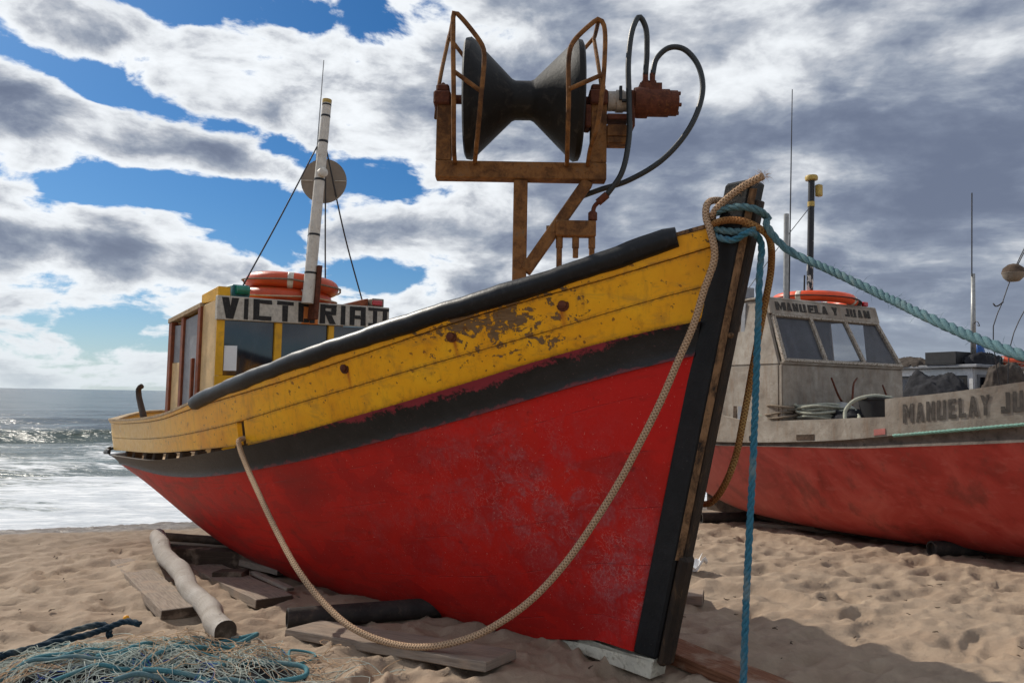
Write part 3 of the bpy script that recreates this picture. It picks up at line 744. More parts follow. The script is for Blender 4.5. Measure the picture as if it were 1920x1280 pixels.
KN = [.45, .2, -.1, -.5, -1, -1.5, -2, -2.5, -3, -3.5, -4, -4.5, -5, -5.5, -6, -6.5, -7, -7.6]
ZT = dict(
 A=[2.578, 2.505, 2.399, 2.273, 2.15, 2.029, 1.92, 1.817, 1.715, 1.623, 1.530, 1.435, 1.355, 1.305, 1.273, 1.248, 1.232, 1.225],
 S1=[2.472, 2.391, 2.299, 2.195, 2.064, 1.931, 1.81, 1.703, 1.615, 1.540, 1.475, 1.40, 1.325, 1.277, 1.245, 1.22, 1.204, 1.197],
 S2=[2.262, 2.196, 2.108, 1.988, 1.859, 1.736, 1.62, 1.514, 1.411, 1.323, 1.253, 1.193, 1.143, 1.104, 1.076, 1.055, 1.038, 1.030],
 Yb=[2.065, 2.018, 1.946, 1.834, 1.684, 1.544, 1.418, 1.302, 1.212, 1.143, 1.089, 1.040, .993, .957, .932, .911, .890, .880],
 Bt=[2.061, 2.014, 1.942, 1.830, 1.680, 1.540, 1.414, 1.296, 1.198, 1.118, 1.048, .984, .930, .888, .866, .850, .832, .822],
 Bb=[1.886, 1.826, 1.746, 1.627, 1.475, 1.338, 1.214, 1.100, 1.004, .920, .850, .798, .763, .745, .740, .738, .730, .722])
LX = 7.60
PL = dict(A=(1.27, 4.3, 2.3, LX, 1.20), S1=(1.265, 4.3, 2.25, LX-.02, 1.195), S2=(1.245, 4.35, 2.15, LX-.04, 1.18),
          Yb=(1.22, 4.4, 2.05, LX-.06, 1.16), Bt=(1.23, 4.4, 2.05, LX-.04, 1.17), Bb=(1.17, 4.5, 1.95, LX-.12, 1.10))
ZS = dict(A=2.555, S1=2.46, S2=2.25, Yb=2.04, Bt=2.04, Bb=1.86)
NS, NQ, NTR = 76, 16, 8
def plan_pts(B, T, p, Lx, Be, x0, rc=.6):
    xe = -Lx; out = []
    for i in range(NS):
        k = i/(NS-1); k = k*(.35+.65*k) if k < .999 else 1.0
        x = x0+(xe+rc-x0)*k; t = x0-x
        if t < T: b = .07+(B-.07)*(1-(1-t/T)**p)
        else: q = (t-T)/(x0-xe-rc-T); b = B-(B-Be)*q*q
        out.append((x, b))
    b0 = out[-1][1]
    for a in np.linspace(0, math.pi/2, NQ+1)[1:]: out.append((xe+rc-rc*math.sin(a), b0-rc*.9*(1-math.cos(a))))
    b1 = out[-1][1]
    for k in np.linspace(0, 1, NTR+1)[1:]: out.append((xe, b1*(1-k)))
    return np.array(out)
def line(k, off=0.0, dz=0.0):
    B, T, p, Lx, Be = PL[k]; q = plan_pts(B, T, p, Lx, Be, -.14+.235*ZS[k])
    z = cubic(KN, ZT[k], q[:, 0])+dz
    if k in ('A', 'S1'): kk = np.clip((np.arange(len(q))-NS-4)/14, 0, 1); z = z+.10*kk*kk*(3-2*kk)
    if off:
        tg = np.gradient(q, axis=0); tg /= np.linalg.norm(tg, axis=1)[:, None]+1e-9
        nrm = np.stack([tg[:, 1], -tg[:, 0]], 1); q = q+nrm*off          # outward
        q[:, 1] = np.maximum(q[:, 1], 0)
    return np.stack([q[:, 0], -q[:, 1], z], 1)           # starboard = -y
def mirror(P): Q = np.array(P); Q[..., 1] *= -1; return Q
ARC = np.concatenate([[0], np.cumsum(np.linalg.norm(np.diff(line('A'), axis=0), axis=1))])

def strip(lo_o, lo_i, hi_o, hi_i, name, m, i0=0, i1=None, side=1, parent=B1, bulge=0, rows=2, label=None, smooth=35):
    """solid plank between a lower and an upper line, outer and inner faces"""
    i1 = len(lo_o) if i1 is None else i1
    sl_ = slice(i0, i1); lo_o, lo_i, hi_o, hi_i = lo_o[sl_], lo_i[sl_], hi_o[sl_], hi_i[sl_]; arc = ARC[sl_]
    rowsP = []; vs = []
    tg = np.gradient(lo_o, axis=0); tg[:, 2] = 0; tg /= np.linalg.norm(tg, axis=1)[:, None]+1e-9
    nr = np.stack([tg[:, 1], -tg[:, 0], 0*tg[:, 0]], 1)
    for k in range(rows+1):
        w = k/rows; P = lo_o*(1-w)+hi_o*w
        if bulge: P = P-nr*bulge*(1-(2*w-1)**2)**.5*(-1)
        rowsP.append(P); vs.append(w)
    rowsP += [hi_i, lo_i, lo_o]; vs += [1, 0, 0]
    G = np.array(rowsP); 
    if side < 0: G = mirror(G)
    mb = MB(); mb.grid(G, uv=[[(arc[j], vs[i]) for j in range(len(arc))] for i in range(len(G))])
    R_, C_ = G.shape[:2]; ring = list(range(R_-1)); k0 = mb.addv(G[:-1, 0]); mb.face([k0+i for i in ring], [(0, vs[i]) for i in ring])
    k0 = mb.addv(G[:-1, -1]); mb.face([k0+i for i in ring][::-1], [(0, vs[i]) for i in ring][::-1])
    return mb.build(name, m, parent, autosm=smooth, label=label)

TH_ = -.04
iB = int(np.argmin(np.abs(line('S2')[:NS, 0]+3.28)))
for side in (1, -1):
    A_, Ai = line('A'), line('A', TH_)
    g = .0025
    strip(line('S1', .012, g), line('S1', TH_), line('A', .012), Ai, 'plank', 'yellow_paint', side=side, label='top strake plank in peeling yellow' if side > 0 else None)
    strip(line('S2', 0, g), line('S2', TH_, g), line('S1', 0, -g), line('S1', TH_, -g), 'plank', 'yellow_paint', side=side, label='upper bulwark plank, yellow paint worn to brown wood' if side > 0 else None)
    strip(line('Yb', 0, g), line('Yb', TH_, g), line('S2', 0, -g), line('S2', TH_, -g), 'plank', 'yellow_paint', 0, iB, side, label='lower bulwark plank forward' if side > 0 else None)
    strip(line('Yb', 0, g), line('Yb', TH_, g), line('S2', 0, -g), line('S2', TH_, -g), 'plank', 'yellow_paint', iB, None, side, label='lower bulwark plank aft, bleached, sunlight painted in' if side > 0 else None)
    strip(line('Bb', .012), line('Bb', -.03), line('Bt', .035), line('Bt', -.03), 'rubbing_strake', 'black_strake', side=side, bulge=.022, rows=6, label='black rubbing strake worn to red on top' if side > 0 else None)
    # timber cap along the after bulwark
    ic = int(np.argmin(np.abs(A_[:NS, 0]+4.0)))
    strip(line('A', .02, .001), line('A', -.075, .001), line('A', .02, .024), line('A', -.075, .024), 'cap_rail', 'bleached_wood', ic, None, side)

# red shell below the strake
KX = [-7.6, -7.0, -6.0, -5.0, -4.0, -3.0, -2.0, -1.0, -.11]; KZ = [.62, .36, .06, -.13, -.21, -.20, -.15, -.05, .09]
def shell():
    top = line('Bb'); rows = []
    NW = 22
    xt0 = -.14+.235*1.86
    for w in np.linspace(0, 1, NW):
        r = []
        for (x, yb, zt) in top:
            b = -yb; zk = float(cubic(KX, KZ, x)); z = zk+(zt-zk)*w
            al = np.interp(x, [-7.6, -5, -3, -1, .3], [.45, .42, .5, .75, 1.0])
            bb = .07+(b-.07)*w**al if b > .07 else b*w**al
            xx = x
            if x > xt0-1.5: tt = (xt0-x)/1.5; xx = x+((-.14+.235*z)-xt0)*(1-tt)
            r.append((xx, -bb, z))
        rows.append(r)
    return np.array(rows)
SH = shell(); NWs = len(SH)
for side in (1, -1):
    G = SH if side > 0 else mirror(SH)
    MB().grid(G, uv=[[(ARC[j], i/(NWs-1)) for j in range(G.shape[1])] for i in range(NWs)]).build('hull_planking', 'red_paint', B1, smooth=True,
        label='red painted hull side, scuffed amidships' if side > 0 else None)
# deck
dk = line('Bt', -.05, -.05); MB().grid([dk, dk*np.array([1, 0, 1])+np.array([0, 0, .03]), mirror(dk)]).build('deck', 'bleached_wood', B1, smooth=True)
# stem post (straight, raked) with chamfered fore edge
def stem_part(name, m, poly, z0, z1, zt=None, bev=.006, label=None):
    """poly: (x offset from rake line, y) cross-section"""
    mb = MB(); n = len(poly); zz = np.linspace(z0, z1, 14); rows = []
    for z in zz: rows.append([(.235*z+x, y, z) for x, y in poly])
    if zt: rows[-1] = [(.235*(z1+zt(x))+x, y, z1+zt(x)) for x, y in poly]
    mb.grid(rows, wrap=True, uv=None); k = mb.addv(rows[0]); mb.face([k+i for i in range(n)]); k = mb.addv(rows[-1]); mb.face([k+i for i in range(n)][::-1])
    return mb.build(name, m, B1, bevel=bev, label=label)
ST = stem_part('stem_post', 'black_paint', [(-.165, -.070), (.010, -.075), (.010, .075), (-.165, .070)], .085, 2.835, lambda x: -.02-.35*max(0, x), .014, 'black painted stem post')
sf = stem_part('stem_facing', 'stem_wood', [(.011, -.045), (.050, -.030), (.050, .045), (.011, .060)], .60, 2.70, None, .008, 'bare weathered fore edge of the stem')
wes = stem_part('worn_edge', 'worn_edge', [(.0105, -.0755), (.014, -.0755), (.040, -.047), (.0105, -.044)], .68, 2.755, None, 0, 'brown worn chamfer where paint has rubbed off'); wes.parent = ST
ff = stem_part('stem_shoe', 'stem_wood', [(.0115, -.068), (.070, -.050), (.070, .050), (.0115, .066)], .05, .72, lambda x: -.05*(x/.085)**2, .02, 'heavy wooden shoe at the foot of the stem')
kf = stem_part('forefoot', 'keel_white', [(-.62, -.05), (.0, -.072), (.0, .072), (-.62, .05)], -.035, .083, lambda x: -.06*min(0, x)/(-.62), .008, 'white painted forefoot')
# bolt head on the stem side
MB().lathe((.235*1.96+.052, -.034, 1.96), (.55, -.83, 0), [(-.01, .017), (.006, .017), (.012, .010), (.014, 0)], 8).build('bolt', 'worn_edge', ST)
# false keel
kp = [(x, float(cubic(KX, KZ, x))) for x in np.linspace(-.55, -6.2, 26)]
G = [[(x, -.05, z+.02), (x, .05, z+.02), (x, .05, z-.10), (x, -.05, z-.10)] for x, z in kp]
mb = MB().grid(G, wrap=True); k = mb.addv(G[0]); mb.face([k, k+1, k+2, k+3]); k = mb.addv(G[-1]); mb.face([k, k+1, k+2, k+3]); mb.build('keel', 'keel_white', B1)
# frames (ribs) showing in the freeing gap under the after planks
lo, md, hi = line('Bt', -.035, -.03), line('Yb', -.042), line('A', -.045, -.01)
for side in (1, -1):
    for xr in (-.6, -1.2, -1.8, -2.4, -2.95, -3.5, -3.95, -4.35, -4.75, -5.15, -5.55, -5.95, -6.35, -6.7):
        i = int(np.argmin(np.abs(lo[:NS, 0]-xr))); a, c = Vector(lo[i]), Vector(hi[i]); b_ = Vector(md[i])
        if side < 0: a.y *= -1; b_.y *= -1; c.y *= -1
        inn = Vector((0, .05*side, 0)); mb = MB(); mb.bar(a+inn, b_+inn*.9, .075, .085, (0, 1, 0)); mb.bar(b_+inn*.9, c+inn*.8, .07, .07, (0, 1, 0)); mb.build('frame', 'dark_wood', B1, bevel=.006)
# rubber gunwale tube, starboard and port
for side in (1, -1):
    Ar = line('A', -.005, .0); msk = (Ar[:NS, 0] < .275) & (Ar[:NS, 0] > -4.25); P = Ar[:NS][msk]
    if side < 0: P = mirror(P)
    P = spline(P[::3], 70); wob = np.array([.0025*math.sin(i*.9)+.002*math.sin(i*2.1) for i in range(70)]); P[:, 2] += wob
    mb = MB(); rr = [.066+.003*math.sin(i*.5) for i in range(70)]; rr[0] = .06; rr[-1] = .06; mb.tube(P, rr, 20)
    mb.build('gunwale_tube', 'rubber', B1, autosm=50, label='black rubber tube along the gunwale')
# weathered timber between tube and stem
Ar = line('A', .014, .003); msk = Ar[:NS, 0] > .22; P = Ar[:NS][msk]; I_ = line('A', -.055, .003)[:NS][msk]
mb = MB(); mb.grid([P, P+np.array([0, 0, .022]), I_+np.array([0, 0, .022]), I_, P]); mb.build('bow_cap', 'worn_edge', B1)
# bolts through the bulwark
Sa, Sb = line('S2'), line('S1')
for (bx, bz) in ((-.363, 2.154), (-1.04, 1.979), (-1.904, 1.778)):
    i = int(np.argmin(np.abs(Sa[:NS, 0]-bx))); w = (bz-Sa[i, 2])/(Sb[i, 2]-Sa[i, 2]); p = Vector(Sa[i]*(1-w)+Sb[i]*w); tg = Vector(Sa[i-1]-Sa[i+1]); tg.z = 0; nr = tg.cross(Vector((0, 0, 1))).normalized()
    if nr.y > 0: nr = -nr
    MB().lathe(p-nr*.01, nr, [(0, .040), (.012, .040), (.013, .027), (.030, .026), (.036, .018), (.038, 0)], 12).build('bolt', 'rusty_iron', B1, autosm=40)
# small nail heads and caulked butt
# iron tiller-like hook and ropes at the stern
st = spline([L1(W1(p)) for p in ((-6.42, -.99, 1.02), (-6.50, -1.0, 1.28), (-6.63, -1.0, 1.42), (-6.73, -1.0, 1.54), (-6.74, -1.0, 1.62), (-6.70, -.98, 1.645))], 24)
MB().tube(st, [.042-.012*i/23 for i in range(24)], 10).build('mooring_post', 'dark_iron', B1, smooth=True, label='curved dark iron post on the after deck')
mb = MB()
for k in range(3):
    a = -.12+k*.1; mb.tube(spline([(-7.28+k*.03, -1.02, .93), (-7.36, -1.10-k*.01, .90-k*.012), (-7.30-k*.04, -1.16, .885-k*.018), (-7.05, -1.20, .88-k*.012)], 14), .017, 7)
mb.build('lashing', 'black_plastic', B1, smooth=True)
# hawse holes in the quarter
Yq = line('Yb', .004)
for i in (NS+9, NS+12):
    p = Vector(Yq[i]); q = Vector(Yq[i+1])-Vector(Yq[i-1]); q.z = 0; q.normalize(); up_ = Vector((0, 0, 1)); nr = q.cross(up_)
    if nr.x > 0: nr = -nr
    mb = MB(); ring = [p+q*(.05*math.cos(a))+up_*(.0+(.085*math.sin(a) if math.sin(a) > 0 else 0)) for a in np.linspace(0, math.pi, 10)]
    k0 = mb.addv([r_+nr*.004 for r_ in ring]); k1 = mb.addv([r_-nr*.03 for r_ in ring]); mb.face([k0+j for j in range(10)]); 
    for j in range(9): mb.face([k0+j, k0+j+1, k1+j+1, k1+j])
    mb.build('hawse_hole', 'black_tape', B1)

# ---- cabin
CX, CY0, CY1, CB = -4.55, -.96, .98, -5.85
def ztop(x): return 2.53+(x-CX)*.118
zb = 1.0
def cbox(lo, hi, name, m, parent=B1, bevel=.004, label=None): return MB().box(lo, hi).build(name, m, parent, bevel=bevel, label=label)
def sloped(x0, x1, y0, y1, z0, name, m, dz=0.0, parent=B1, top=None, bevel=.004):
    a, b_ = ztop(x0)+dz, ztop(x1)+dz
    if top is not None: a = b_ = top
    return MB().hexa([(x0, y0, z0), (x1, y0, z0), (x1, y1, z0), (x0, y1, z0), (x0, y0, a), (x1, y0, b_), (x1, y1, b_), (x0, y1, a)]).build(name, m, parent, bevel=bevel)
cab = MB()
cab.box((CX-.05, CY0, zb), (CX, CY1, 1.752))                                   # front wall below the windows
cab.hexa([(CB, CY0, zb), (CB+.04, CY0, zb), (CB+.04, CY1, zb), (CB, CY1, zb), (CB, CY0, 2.33), (CB+.04, CY0, 2.33), (CB+.04, CY1, 2.33), (CB, CY1, 2.33)])
cab.box((CB+.041, CY1-.04, zb), (CX-.051, CY1, 2.30))                             # port wall
CAB = cab.build('cabin', 'cabin_yellow', B1, bevel=.004, label='small yellow wheelhouse with a white name board')
sloped(-4.925, CX-.001, CY0, CY0+.04, zb, 'side_panel', 'cabin_side', -.03, CAB)
sloped(-5.00, -4.927, CY0-.025, CY0+.045, zb, 'door_post', 'brown_paint', -.035, CAB)
sloped(-5.44, -5.001, CY0+.012, CY0+.04, zb, 'door', 'grey_door', -.08, CAB)
sloped(-5.51, -5.441, CY0-.012, CY0+.045, zb, 'door_post', 'brown_paint', -.05, CAB)
sloped(-5.76, -5.511, CY0, CY0+.035, zb, 'side_panel', 'cabin_side', 0, CAB, 1.895)
cbox((-5.76, CY0+.012, 1.897), (-5.511, CY0+.03, 2.30), 'side_window', 'grey_door', CAB)
sloped(CB, -5.761, CY0-.025, CY0+.045, zb, 'door_post', 'brown_paint', -.05, CAB)
cbox((-5.09, CY0-.045, 1.1), (-5.05, CY0-.012, 1.93), 'door_batten', 'brown_paint', CAB)
MB().hexa([(CB-.02, CY0-.03, ztop(CB)-.048), (CX-.38, CY0-.03, ztop(CX-.38)-.048), (CX-.38, CY0+.04, ztop(CX-.38)-.048), (CB-.02, CY0+.04, ztop(CB)-.048),
           (CB-.02, CY0-.03, ztop(CB)+.002), (CX-.38, CY0-.03, ztop(CX-.38)+.002), (CX-.38, CY0+.04, ztop(CX-.38)+.002), (CB-.02, CY0+.04, ztop(CB)+.002)]).build('header', 'bleached_wood', CAB, bevel=.004)
MB().hexa([(CB-.04, CY0+.045, ztop(CB)-.045), (CX-.055, CY0+.045, ztop(CX)-.045), (CX-.055, CY1, ztop(CX)-.045), (CB-.04, CY1, ztop(CB)-.045),
           (CB-.04, CY0+.045, ztop(CB)-.008), (CX-.055, CY0+.045, ztop(CX)-.008), (CX-.055, CY1, ztop(CX)-.008), (CB-.04, CY1, ztop(CB)-.008)]).build('roof', 'cabin_yellow', CAB, bevel=.004)
sloped(-4.98, CX-.001, CY0+.0, CY0+.12, ztop(-4.98)+.0, 'upstand', 'cabin_yellow', .09, CAB)
for (y0, y1) in ((CY0, -.882), (-.365, -.288), (.238, .305), (.88, CY1)):
    cbox((CX-.05, y0, 1.753), (CX+.002, y1, 2.292), 'window_post', 'cabin_yellow', CAB)
for n_, (y0, y1) in enumerate(((-.881, -.366), (-.287, .237), (.306, .879))):
    o = cbox((CX-.034, y0, 1.753), (CX-.026, y1, 2.291), 'window_pane', 'dark_glass', CAB, 0)
cbox((CX-.0255, -.868, 1.80), (CX-.0235, -.74, 2.045), 'paper_notice', 'paper_white', CAB, 0)
BRD = MB().box((CX-.03, CY0-.012, 2.293), (CX+.026, CY1, 2.528)).build('name_board', 'name_board', B1, bevel=.005, label='grey-white board lettered VICTORIA II')
def by(px): s_ = (px-50)/1705; s_ = s_-.134*s_*(1-s_); return CY0+s_*(CY1-CY0)
for ch, x0, x1 in (('V', 80, 245), ('I', 300, 340), ('C', 390, 572), ('T', 620, 785), ('O', 835, 1000), ('R', 1050, 1215), ('I', 1262, 1305), ('A', 1350, 1512), ('2', 1540, 1750)):
    letter(ch, (CX+.026, by(x0), 2.306), (0, 1, 0), (0, 0, 1), (1, 0, 0), .207, 'black_letter', BRD, w=by(x1)-by(x0), s=.20 if ch != '2' else .16)
# mast with tape bands, on a rusty channel bolted to the board
m0, m1 = Vector((CX+.10, -.066, 2.50)), Vector((CX+.09, .078, 4.70))
MAST = MB().tube([m0+(m1-m0)*k for k in np.linspace(0, 1, 12)], [.064-.016*k for k in np.linspace(0, 1, 12)], 20).build('mast', 'mast_white', B1, autosm=50, label='white pole mast with black tape bands')
def mp(k): return m0+(m1-m0)*k
for k, hgt in ((.975, .018), (.918, .022), (.79, .026), (.60, .024), (.33, .022), (.145, .022)):
    a = mp(k); d = (m1-m0).normalized(); r = .0655-.016*k; MB().tube([a-d*hgt/2, a+d*hgt/2], r, 20).build('tape_band', 'black_tape', MAST, autosm=50)
a = mp(.983); d = (m1-m0).normalized(); MB().tube([a, mp(1.002)], .0497, 20).build('mast_cap', 'mast_yellow', MAST, autosm=50)
MB().hexa([(CX+.03, -.028, 2.335), (CX+.18, -.028, 2.335), (CX+.18, .018, 2.335), (CX+.03, .018, 2.335), (CX+.03, -.002, 2.90), (CX+.18, -.002, 2.90), (CX+.18, .048, 2.90), (CX+.03, .048, 2.90)]).build('mast_bracket', 'rusty_iron', MAST, bevel=.004)
MB().lathe((CX+.178, -.002, 2.42), (1, 0, 0), [(0, .018), (.012, .018), (.014, 0)], 8).build('bolt', 'rusty_iron', MAST)
# lamp fitting and radar reflector disc
MB().lathe(mp(.632)+Vector((.045, -.0, 0)), (1, 0, 0), [(-.02, .052), (.03, .052), (.04, .04), (.042, 0)], 16).build('mast_lamp', 'mast_white', MAST, autosm=40)
dc = Vector((CX-.12, .185, 3.88)); dn = Vector((.80, -.60, -.02)).normalized()
DISC = MB().lathe(dc, dn, [(-.009, 0), (-.009, .245), (.009, .245), (.009, 0)], 40).build('reflector_disc', 'disc_grey', MAST, autosm=40, label='round grey reflector disc behind the mast')
DISC.parent = MAST
rr_ = dn.cross(Vector((0, 0, 1))).normalized()
for sg in (-1, 1): MB().bar(dc+dn*.012+rr_*sg*.12, dc+dn*.012+rr_*sg*.24, .006, .012, dn).build('slot', 'reflective_tape', MAST)
# whip antenna
a0, a1, a2 = Vector((CX-.28, .09, 2.50)), Vector((CX-.28, .135, 3.42)), Vector((CX-.28, .215, 5.30))
AN = MB().tube([a0, a1], .028, 12).build('antenna', 'steel_grey', B1, autosm=50); MB().tube([a1, a2], [.0085, .005], 8).build('antenna_whip', 'steel_grey', AN)
for k in (.35, .62, .85): MB().tube([a0+(a1-a0)*k, a0+(a1-a0)*(k+.015)], .0305, 12).build('tape_band', 'black_tape', AN)
# stays with shackles
for (p, k) in (((-4.66, -.70, 2.60), .765), ((-4.95, .40, 2.66), .775), ((-4.85, .83, 2.59), .775)):
    q = mp(k)+Vector((-.03, -.05 if p[1] < 0 else .05, 0)); p = Vector(p)
    pts = spline([p, p+(q-p)*.5+Vector((0, 0, -.02 if p[1] < 0 else -.09)), q], 16); S_ = MB().tube(pts, .0085, 6).build('stay', 'wire', MAST, smooth=True)
    MB().lathe(p-Vector((0, 0, .05)), (0, 0, 1), [(0, 0), (.01, .022), (.05, .032), (.08, .018), (.09, 0)], 8).build('shackle', 'dark_iron', MAST, smooth=True)
# navigation lights
NL = cbox((-4.78, -.80, 2.535), (-4.60, -.62, 2.655), 'navigation_light', 'teal_housing', B1, .01, 'green starboard navigation light')
MB().tube([(-4.585, -.775, 2.60), (-4.585, -.645, 2.60)], .045, 14).build('lens', 'green_lens', NL, autosm=40)
NR = cbox((-4.78, .80, 2.535), (-4.60, .955, 2.63), 'navigation_light', 'disc_grey', B1, .008, 'red port navigation light')
cbox((-4.615, .80, 2.548), (-4.585, .93, 2.61), 'lens', 'red_lens', NR, .01)
MB().hexa([(-4.8, .45, 2.53), (-4.66, .45, 2.53), (-4.66, .78, 2.53), (-4.8, .78, 2.53), (-4.8, .45, 2.535), (-4.66, .45, 2.535), (-4.66, .78, 2.63), (-4.8, .78, 2.63)]).build('light_wedge', 'brown_paint', NR, bevel=.003)

# the wheelhouse sits a touch higher to port
def heel(o):
    if o.type == 'MESH':
        for v in o.data.vertices: v.co.z += .027*(v.co.y+.96)*min(1, max(0, (v.co.z-1.3)/.6))
    for ch in o.children: heel(ch)
for o in (CAB, BRD, MAST, AN, NL, NR): heel(o)
# ---- net hauler on its rusty gallows (turned to face the beach)
def HW(X, Z, Y=5.5): return L1((X, Y, Z))
def hpart(mb, name, m, parent, **kw):
    mb.v = [tuple(L1(v)) for v in mb.v]; return mb.build(name, m, parent, **kw)
def wbox(x0, x1, z0, z1, y0, y1): return MB().box((x0, y0, z0), (x1, y1, z1))
fr = MB(); Yh = 5.5
fr.box((-.575, 5.43, 3.165), (.66, 5.55, 3.29))
fr.box((-.575, 5.435, 3.292), (-.465, 5.545, 3.73))
fr.box((.545, 5.435, 3.292), (.66, 5.545, 3.80))
fr.box((-.008, 5.445, 1.55), (.094, 5.545, 3.163))
d0, d1 = (.53, 5.492, 3.162), (.085, 5.492, 2.50); fr.bar(d0, d1, .085, .105, (0, 1, 0))
HAU = hpart(fr, 'net_hauler', 'rust_steel', B1, bevel=.006, label='rusty steel gallows carrying a black hour-glass net drum')
dm = MB().lathe((0, Yh, 3.765), (1, 0, 0), [(-.375, .0), (-.375, .40), (-.362, .425), (-.325, .432), (-.295, .41), (-.262, .375), (-.03, .150), (-.005, .140), (.105, .140), (.13, .150), (.365, .375), (.40, .41), (.43, .432), (.465, .425), (.478, .40), (.478, 0)], 56)
hpart(dm, 'net_drum', 'drum_black', HAU, autosm=35, label='black hour-glass shaped drum')
hpart(MB().tube([(-.60, Yh, 3.765), (-.37, Yh, 3.765)], .034, 14), 'shaft', 'rusty_iron', HAU, autosm=50)
hpart(MB().tube([(.47, Yh, 3.765), (.68, Yh, 3.765)], .038, 14), 'shaft', 'rusty_iron', HAU, autosm=50)
b_ = wbox(-.60, -.475, 3.70, 3.80, 5.41, 5.59).box((-.585, 5.44, 3.801), (-.49, 5.56, 3.86)).box((-.555, 5.47, 3.861), (-.52, 5.53, 3.885)); hpart(b_, 'bearing', 'rusty_iron', HAU, bevel=.012)
b_ = wbox(.53, .665, 3.72, 3.83, 5.41, 5.59).box((.545, 5.44, 3.831), (.65, 5.56, 3.88)); hpart(b_, 'bearing', 'rusty_iron', HAU, bevel=.012)
hpart(wbox(.50, .545, 3.55, 3.72, 5.42, 5.56), 'bracket', 'rusty_iron', HAU, bevel=.01)
def pj(p): k = p[1]/5.5; return (p[0]*k, p[1], 1.6+(p[2]-1.6)*k)
def rod(pts, r=.0165, n=30): return MB().tube(spline([pj(p) for p in pts], n), r, 10)
yf, yb_ = 4.94, 5.98
# guard hoops: front, across the top, back
for nm, path in (('guard_hoop', [(-.44, 5.42, 3.29), (-.45, yf+.26, 3.42), (-.46, yf+.1, 3.8), (-.475, yf+.08, 4.30), (-.470, yf+.08, 4.43), (-.43, yf+.08, 4.40), (-.27, yf+.08, 4.20), (-.245, yf+.08, 4.14), (-.262, yf+.09, 3.75), (-.285, yf+.26, 3.42), (-.295, 5.42, 3.29)]),
                 ('guard_hoop', [(.378, 5.42, 3.29), (.380, yf+.26, 3.42), (.385, yf+.1, 3.75), (.385, yf+.06, 4.12), (.41, yf+.06, 4.21), (.55, yf+.06, 4.36), (.60, yf+.06, 4.395), (.635, yf+.06, 4.36), (.645, yf+.06, 4.05), (.60, yf+.12, 3.6), (.55, yf+.28, 3.42), (.53, 5.42, 3.29)])):
    hpart(rod(path, .0165, 70), nm, 'rust_steel', HAU, smooth=True)
for path in ([(-.465, yf+.1, 3.98), (-.258, yf+.1, 3.83)], [(.388, yf+.06, 3.86), (.645, yf+.06, 3.98)],
             [(-.47, yf+.1, 4.42), (-.495, 5.5, 4.27), (-.505, yb_-.1, 4.24)], [(-.505, yb_-.1, 4.24), (-.57, 5.62, 3.86), (-.585, 5.55, 3.62)], [(-.505, yb_-.1, 4.24), (-.36, yb_-.1, 4.05)],
             [(.60, yf+.06, 4.39), (.575, 5.5, 4.27), (.565, yb_-.1, 4.25)], [(.565, yb_-.1, 4.25), (.61, 5.62, 3.98), (.64, 5.55, 3.78)], [(.565, yb_-.1, 4.25), (.50, yb_-.1, 4.17)]):
    hpart(MB().tube(spline([pj(p) for p in path], 12), .0155, 9), 'guard_rod', 'rust_steel', HAU, smooth=True)
# coupling, motor and shelf
cp = MB().lathe((.67, Yh, 3.772), (1, 0, 0), [(0, 0), (0, .072), (.06, .072), (.062, .082), (.115, .082), (.117, .074), (.15, .074), (.15, 0)], 20); hpart(cp, 'coupling', 'coupling_white', HAU, autosm=35)
hpart(wbox(.745, .765, 3.75, 3.85, 5.40, 5.43).box((.765, 5.40, 3.735), (.80, 5.425, 3.752)), 'coupling_slot', 'black_tape', HAU)
hpart(wbox(.825, .862, 3.56, 3.83, 5.42, 5.58).box((.80, 5.43, 3.80), (.824, 5.57, 3.83)), 'motor_flange', 'rusty_iron', HAU, bevel=.006)
mt = MB().lathe((.862, Yh, 3.765), (1, 0, 0), [(0, 0), (0, .105), (.03, .112), (.10, .112), (.102, .10), (.255, .10), (.257, .092), (.315, .092), (.32, .085), (.32, 0)], 24).box((.90, 5.44, 3.82), (1.06, 5.56, 3.895)); hpart(mt, 'hydraulic_motor', 'rusty_iron', HAU, autosm=35)
for ky in range(4):
    a = ky*math.pi/2+.5; hpart(MB().tube([(1.17, Yh+.07*math.cos(a), 3.765+.07*math.sin(a)), (1.20, Yh+.07*math.cos(a), 3.765+.07*math.sin(a))], .014, 6), 'bolt', 'rusty_iron', HAU)
hpart(wbox(.662, .84, 3.49, 3.575, 5.43, 5.57).box((.662, 5.435, 3.44), (.82, 5.565, 3.488)), 'motor_shelf', 'rust_steel', HAU, bevel=.005)
hpart(wbox(.662, .82, 3.618, 3.66, 5.44, 5.56), 'motor_shelf', 'rusty_iron', HAU, bevel=.005)
for X in (.948, 1.0): hpart(MB().tube([(X, Yh, 3.89), (X, Yh, 3.985)], .021, 10).tube([(X, Yh, 3.90), (X, Yh, 3.93)], .029, 6), 'hose_fitting', 'rusty_iron', HAU, autosm=40)
h1 = spline([(.948, 5.5, 3.97), (.955, 5.48, 4.15), (.94, 5.46, 4.32), (.893, 5.44, 4.385), (.845, 5.42, 4.30), (.808, 5.40, 4.05), (.812, 5.38, 3.70), (.81, 5.37, 3.45), (.76, 5.38, 3.20), (.66, 5.42, 3.05)], 90)
h2 = spline([(1.0, 5.5, 3.97), (1.03, 5.5, 4.10), (1.12, 5.49, 4.18), (1.22, 5.48, 4.17), (1.32, 5.46, 4.05), (1.355, 5.44, 3.85), (1.27, 5.43, 3.58), (1.07, 5.45, 3.33), (.82, 5.5, 3.18), (.62, 5.54, 3.12), (.45, 5.57, 3.06)], 90)
